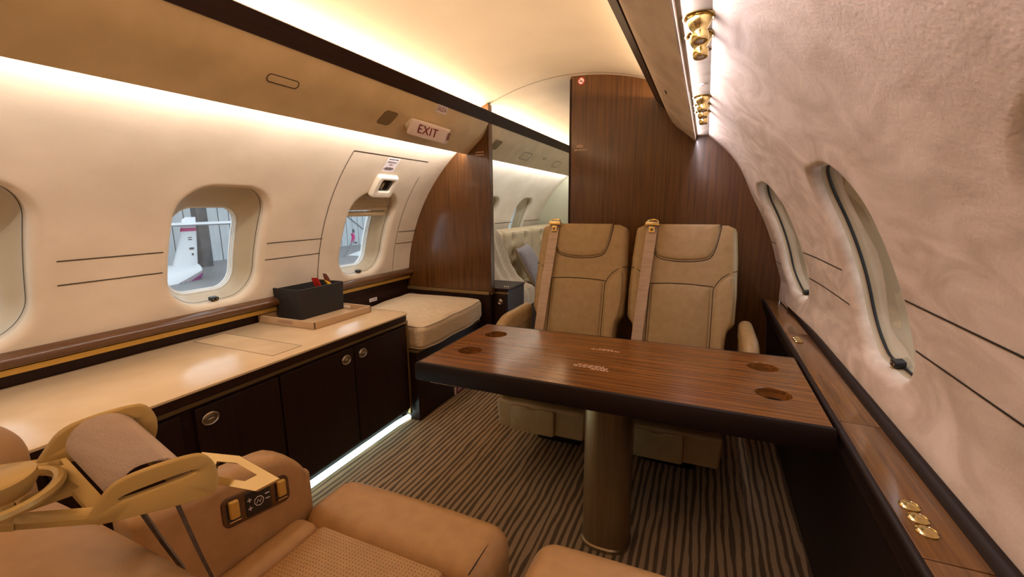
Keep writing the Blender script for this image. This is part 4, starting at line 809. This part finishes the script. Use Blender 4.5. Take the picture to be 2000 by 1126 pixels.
body = obj('fuselage', MB().loops([[(-20+S*r_*cos(q), *op(y, z+r_*sin(q))) for q in [2*pi*j/28 for j in range(28)]] for y, z, r_ in ax_], 0, True, True), 'plane_white', t, 60)
mb = MB()
for lo, hi, kk in ((.13, .17, 1), (.05, .09, 1), (-.03, .01, 1)):
    if kk: mb.loops([[(-20+S*(r_*1.012)*cos(asin(s_)), *op(y, z+r_*1.012*s_)) for s_ in (lo, hi)] for y, z, r_ in ax_], 0, closed=False)
obj('cheatlines', mb, 'ink', body)
obj('belly_stripe', MB().loops([[(-20+S*(r_*1.015)*cos(asin(s_)), *op(y, z+r_*1.015*s_)) for s_ in (-.999, -.9, -.7, -.5, -.3, -.07)] for y, z, r_ in ax_], 0, closed=False), 'plane_purple', body)
mk = MB()
for y, z, w_, hh in ((3.98, .80, .05, .012), (3.98, .77, .05, .012), (3.975, .63, .06, .03), (3.975, .545, .02, .03)): 
    mk.box(-20+S*(.10*(1.15-z)+.012)-.02, -20+S*(.10*(1.15-z)+.012)+.02, (y-w_/2)*S, (y+w_/2)*S, 1.2+(z-1.2)*S, 1.2+(z+hh-1.2)*S)
obj('registration_marks', mk, 'concrete', t)
t = thing('light_airplane', 'white wing root with a slim mast outside the hatch window', 'airplane', (-20, 20.8, -1.7))
obj('wing', MB().box(-20.8, -19.2, 18.2, 23.0, -1.75, -1.25, .24, 5, fn=lambda v: V((v.x, v.y, v.z-.10*(21-v.y)*.5-.55+.12*(v.y-20))), k=6), 'plane_white', t); obj('mast', MB().tube([(-20, 19.75, -2.0), (-20, 20.2, -1.45), (-20, 20.85, -.72)], .06, 8), 'hangar_seam', t)
obj('flag_cloth', MB().box(-20.04, -19.96, 20.72, 20.95, -.85, -.30, .03, 2, fn=lambda v: V((v.x, v.y+.05*sin(v.z*9), v.z)), k=5), 'plane_magenta', t); obj('mast_head', MB().box(-20.05, -19.95, 20.86, 21.0, -.28, -.05, .03).box(-20.05, -19.95, 20.95, 21.15, -.95, -.85, .03), 'concrete', t)
tag(obj('guy_wire', MB().tube([(-25.97, 24.2, 2.2), (-25.97, 30.2, -1.7)], .03, 6), 'hangar_seam', loc=(-25.97, 30.2, -1.7)), 'dark cable against the hangar wall outside the hatch window', 'cable')
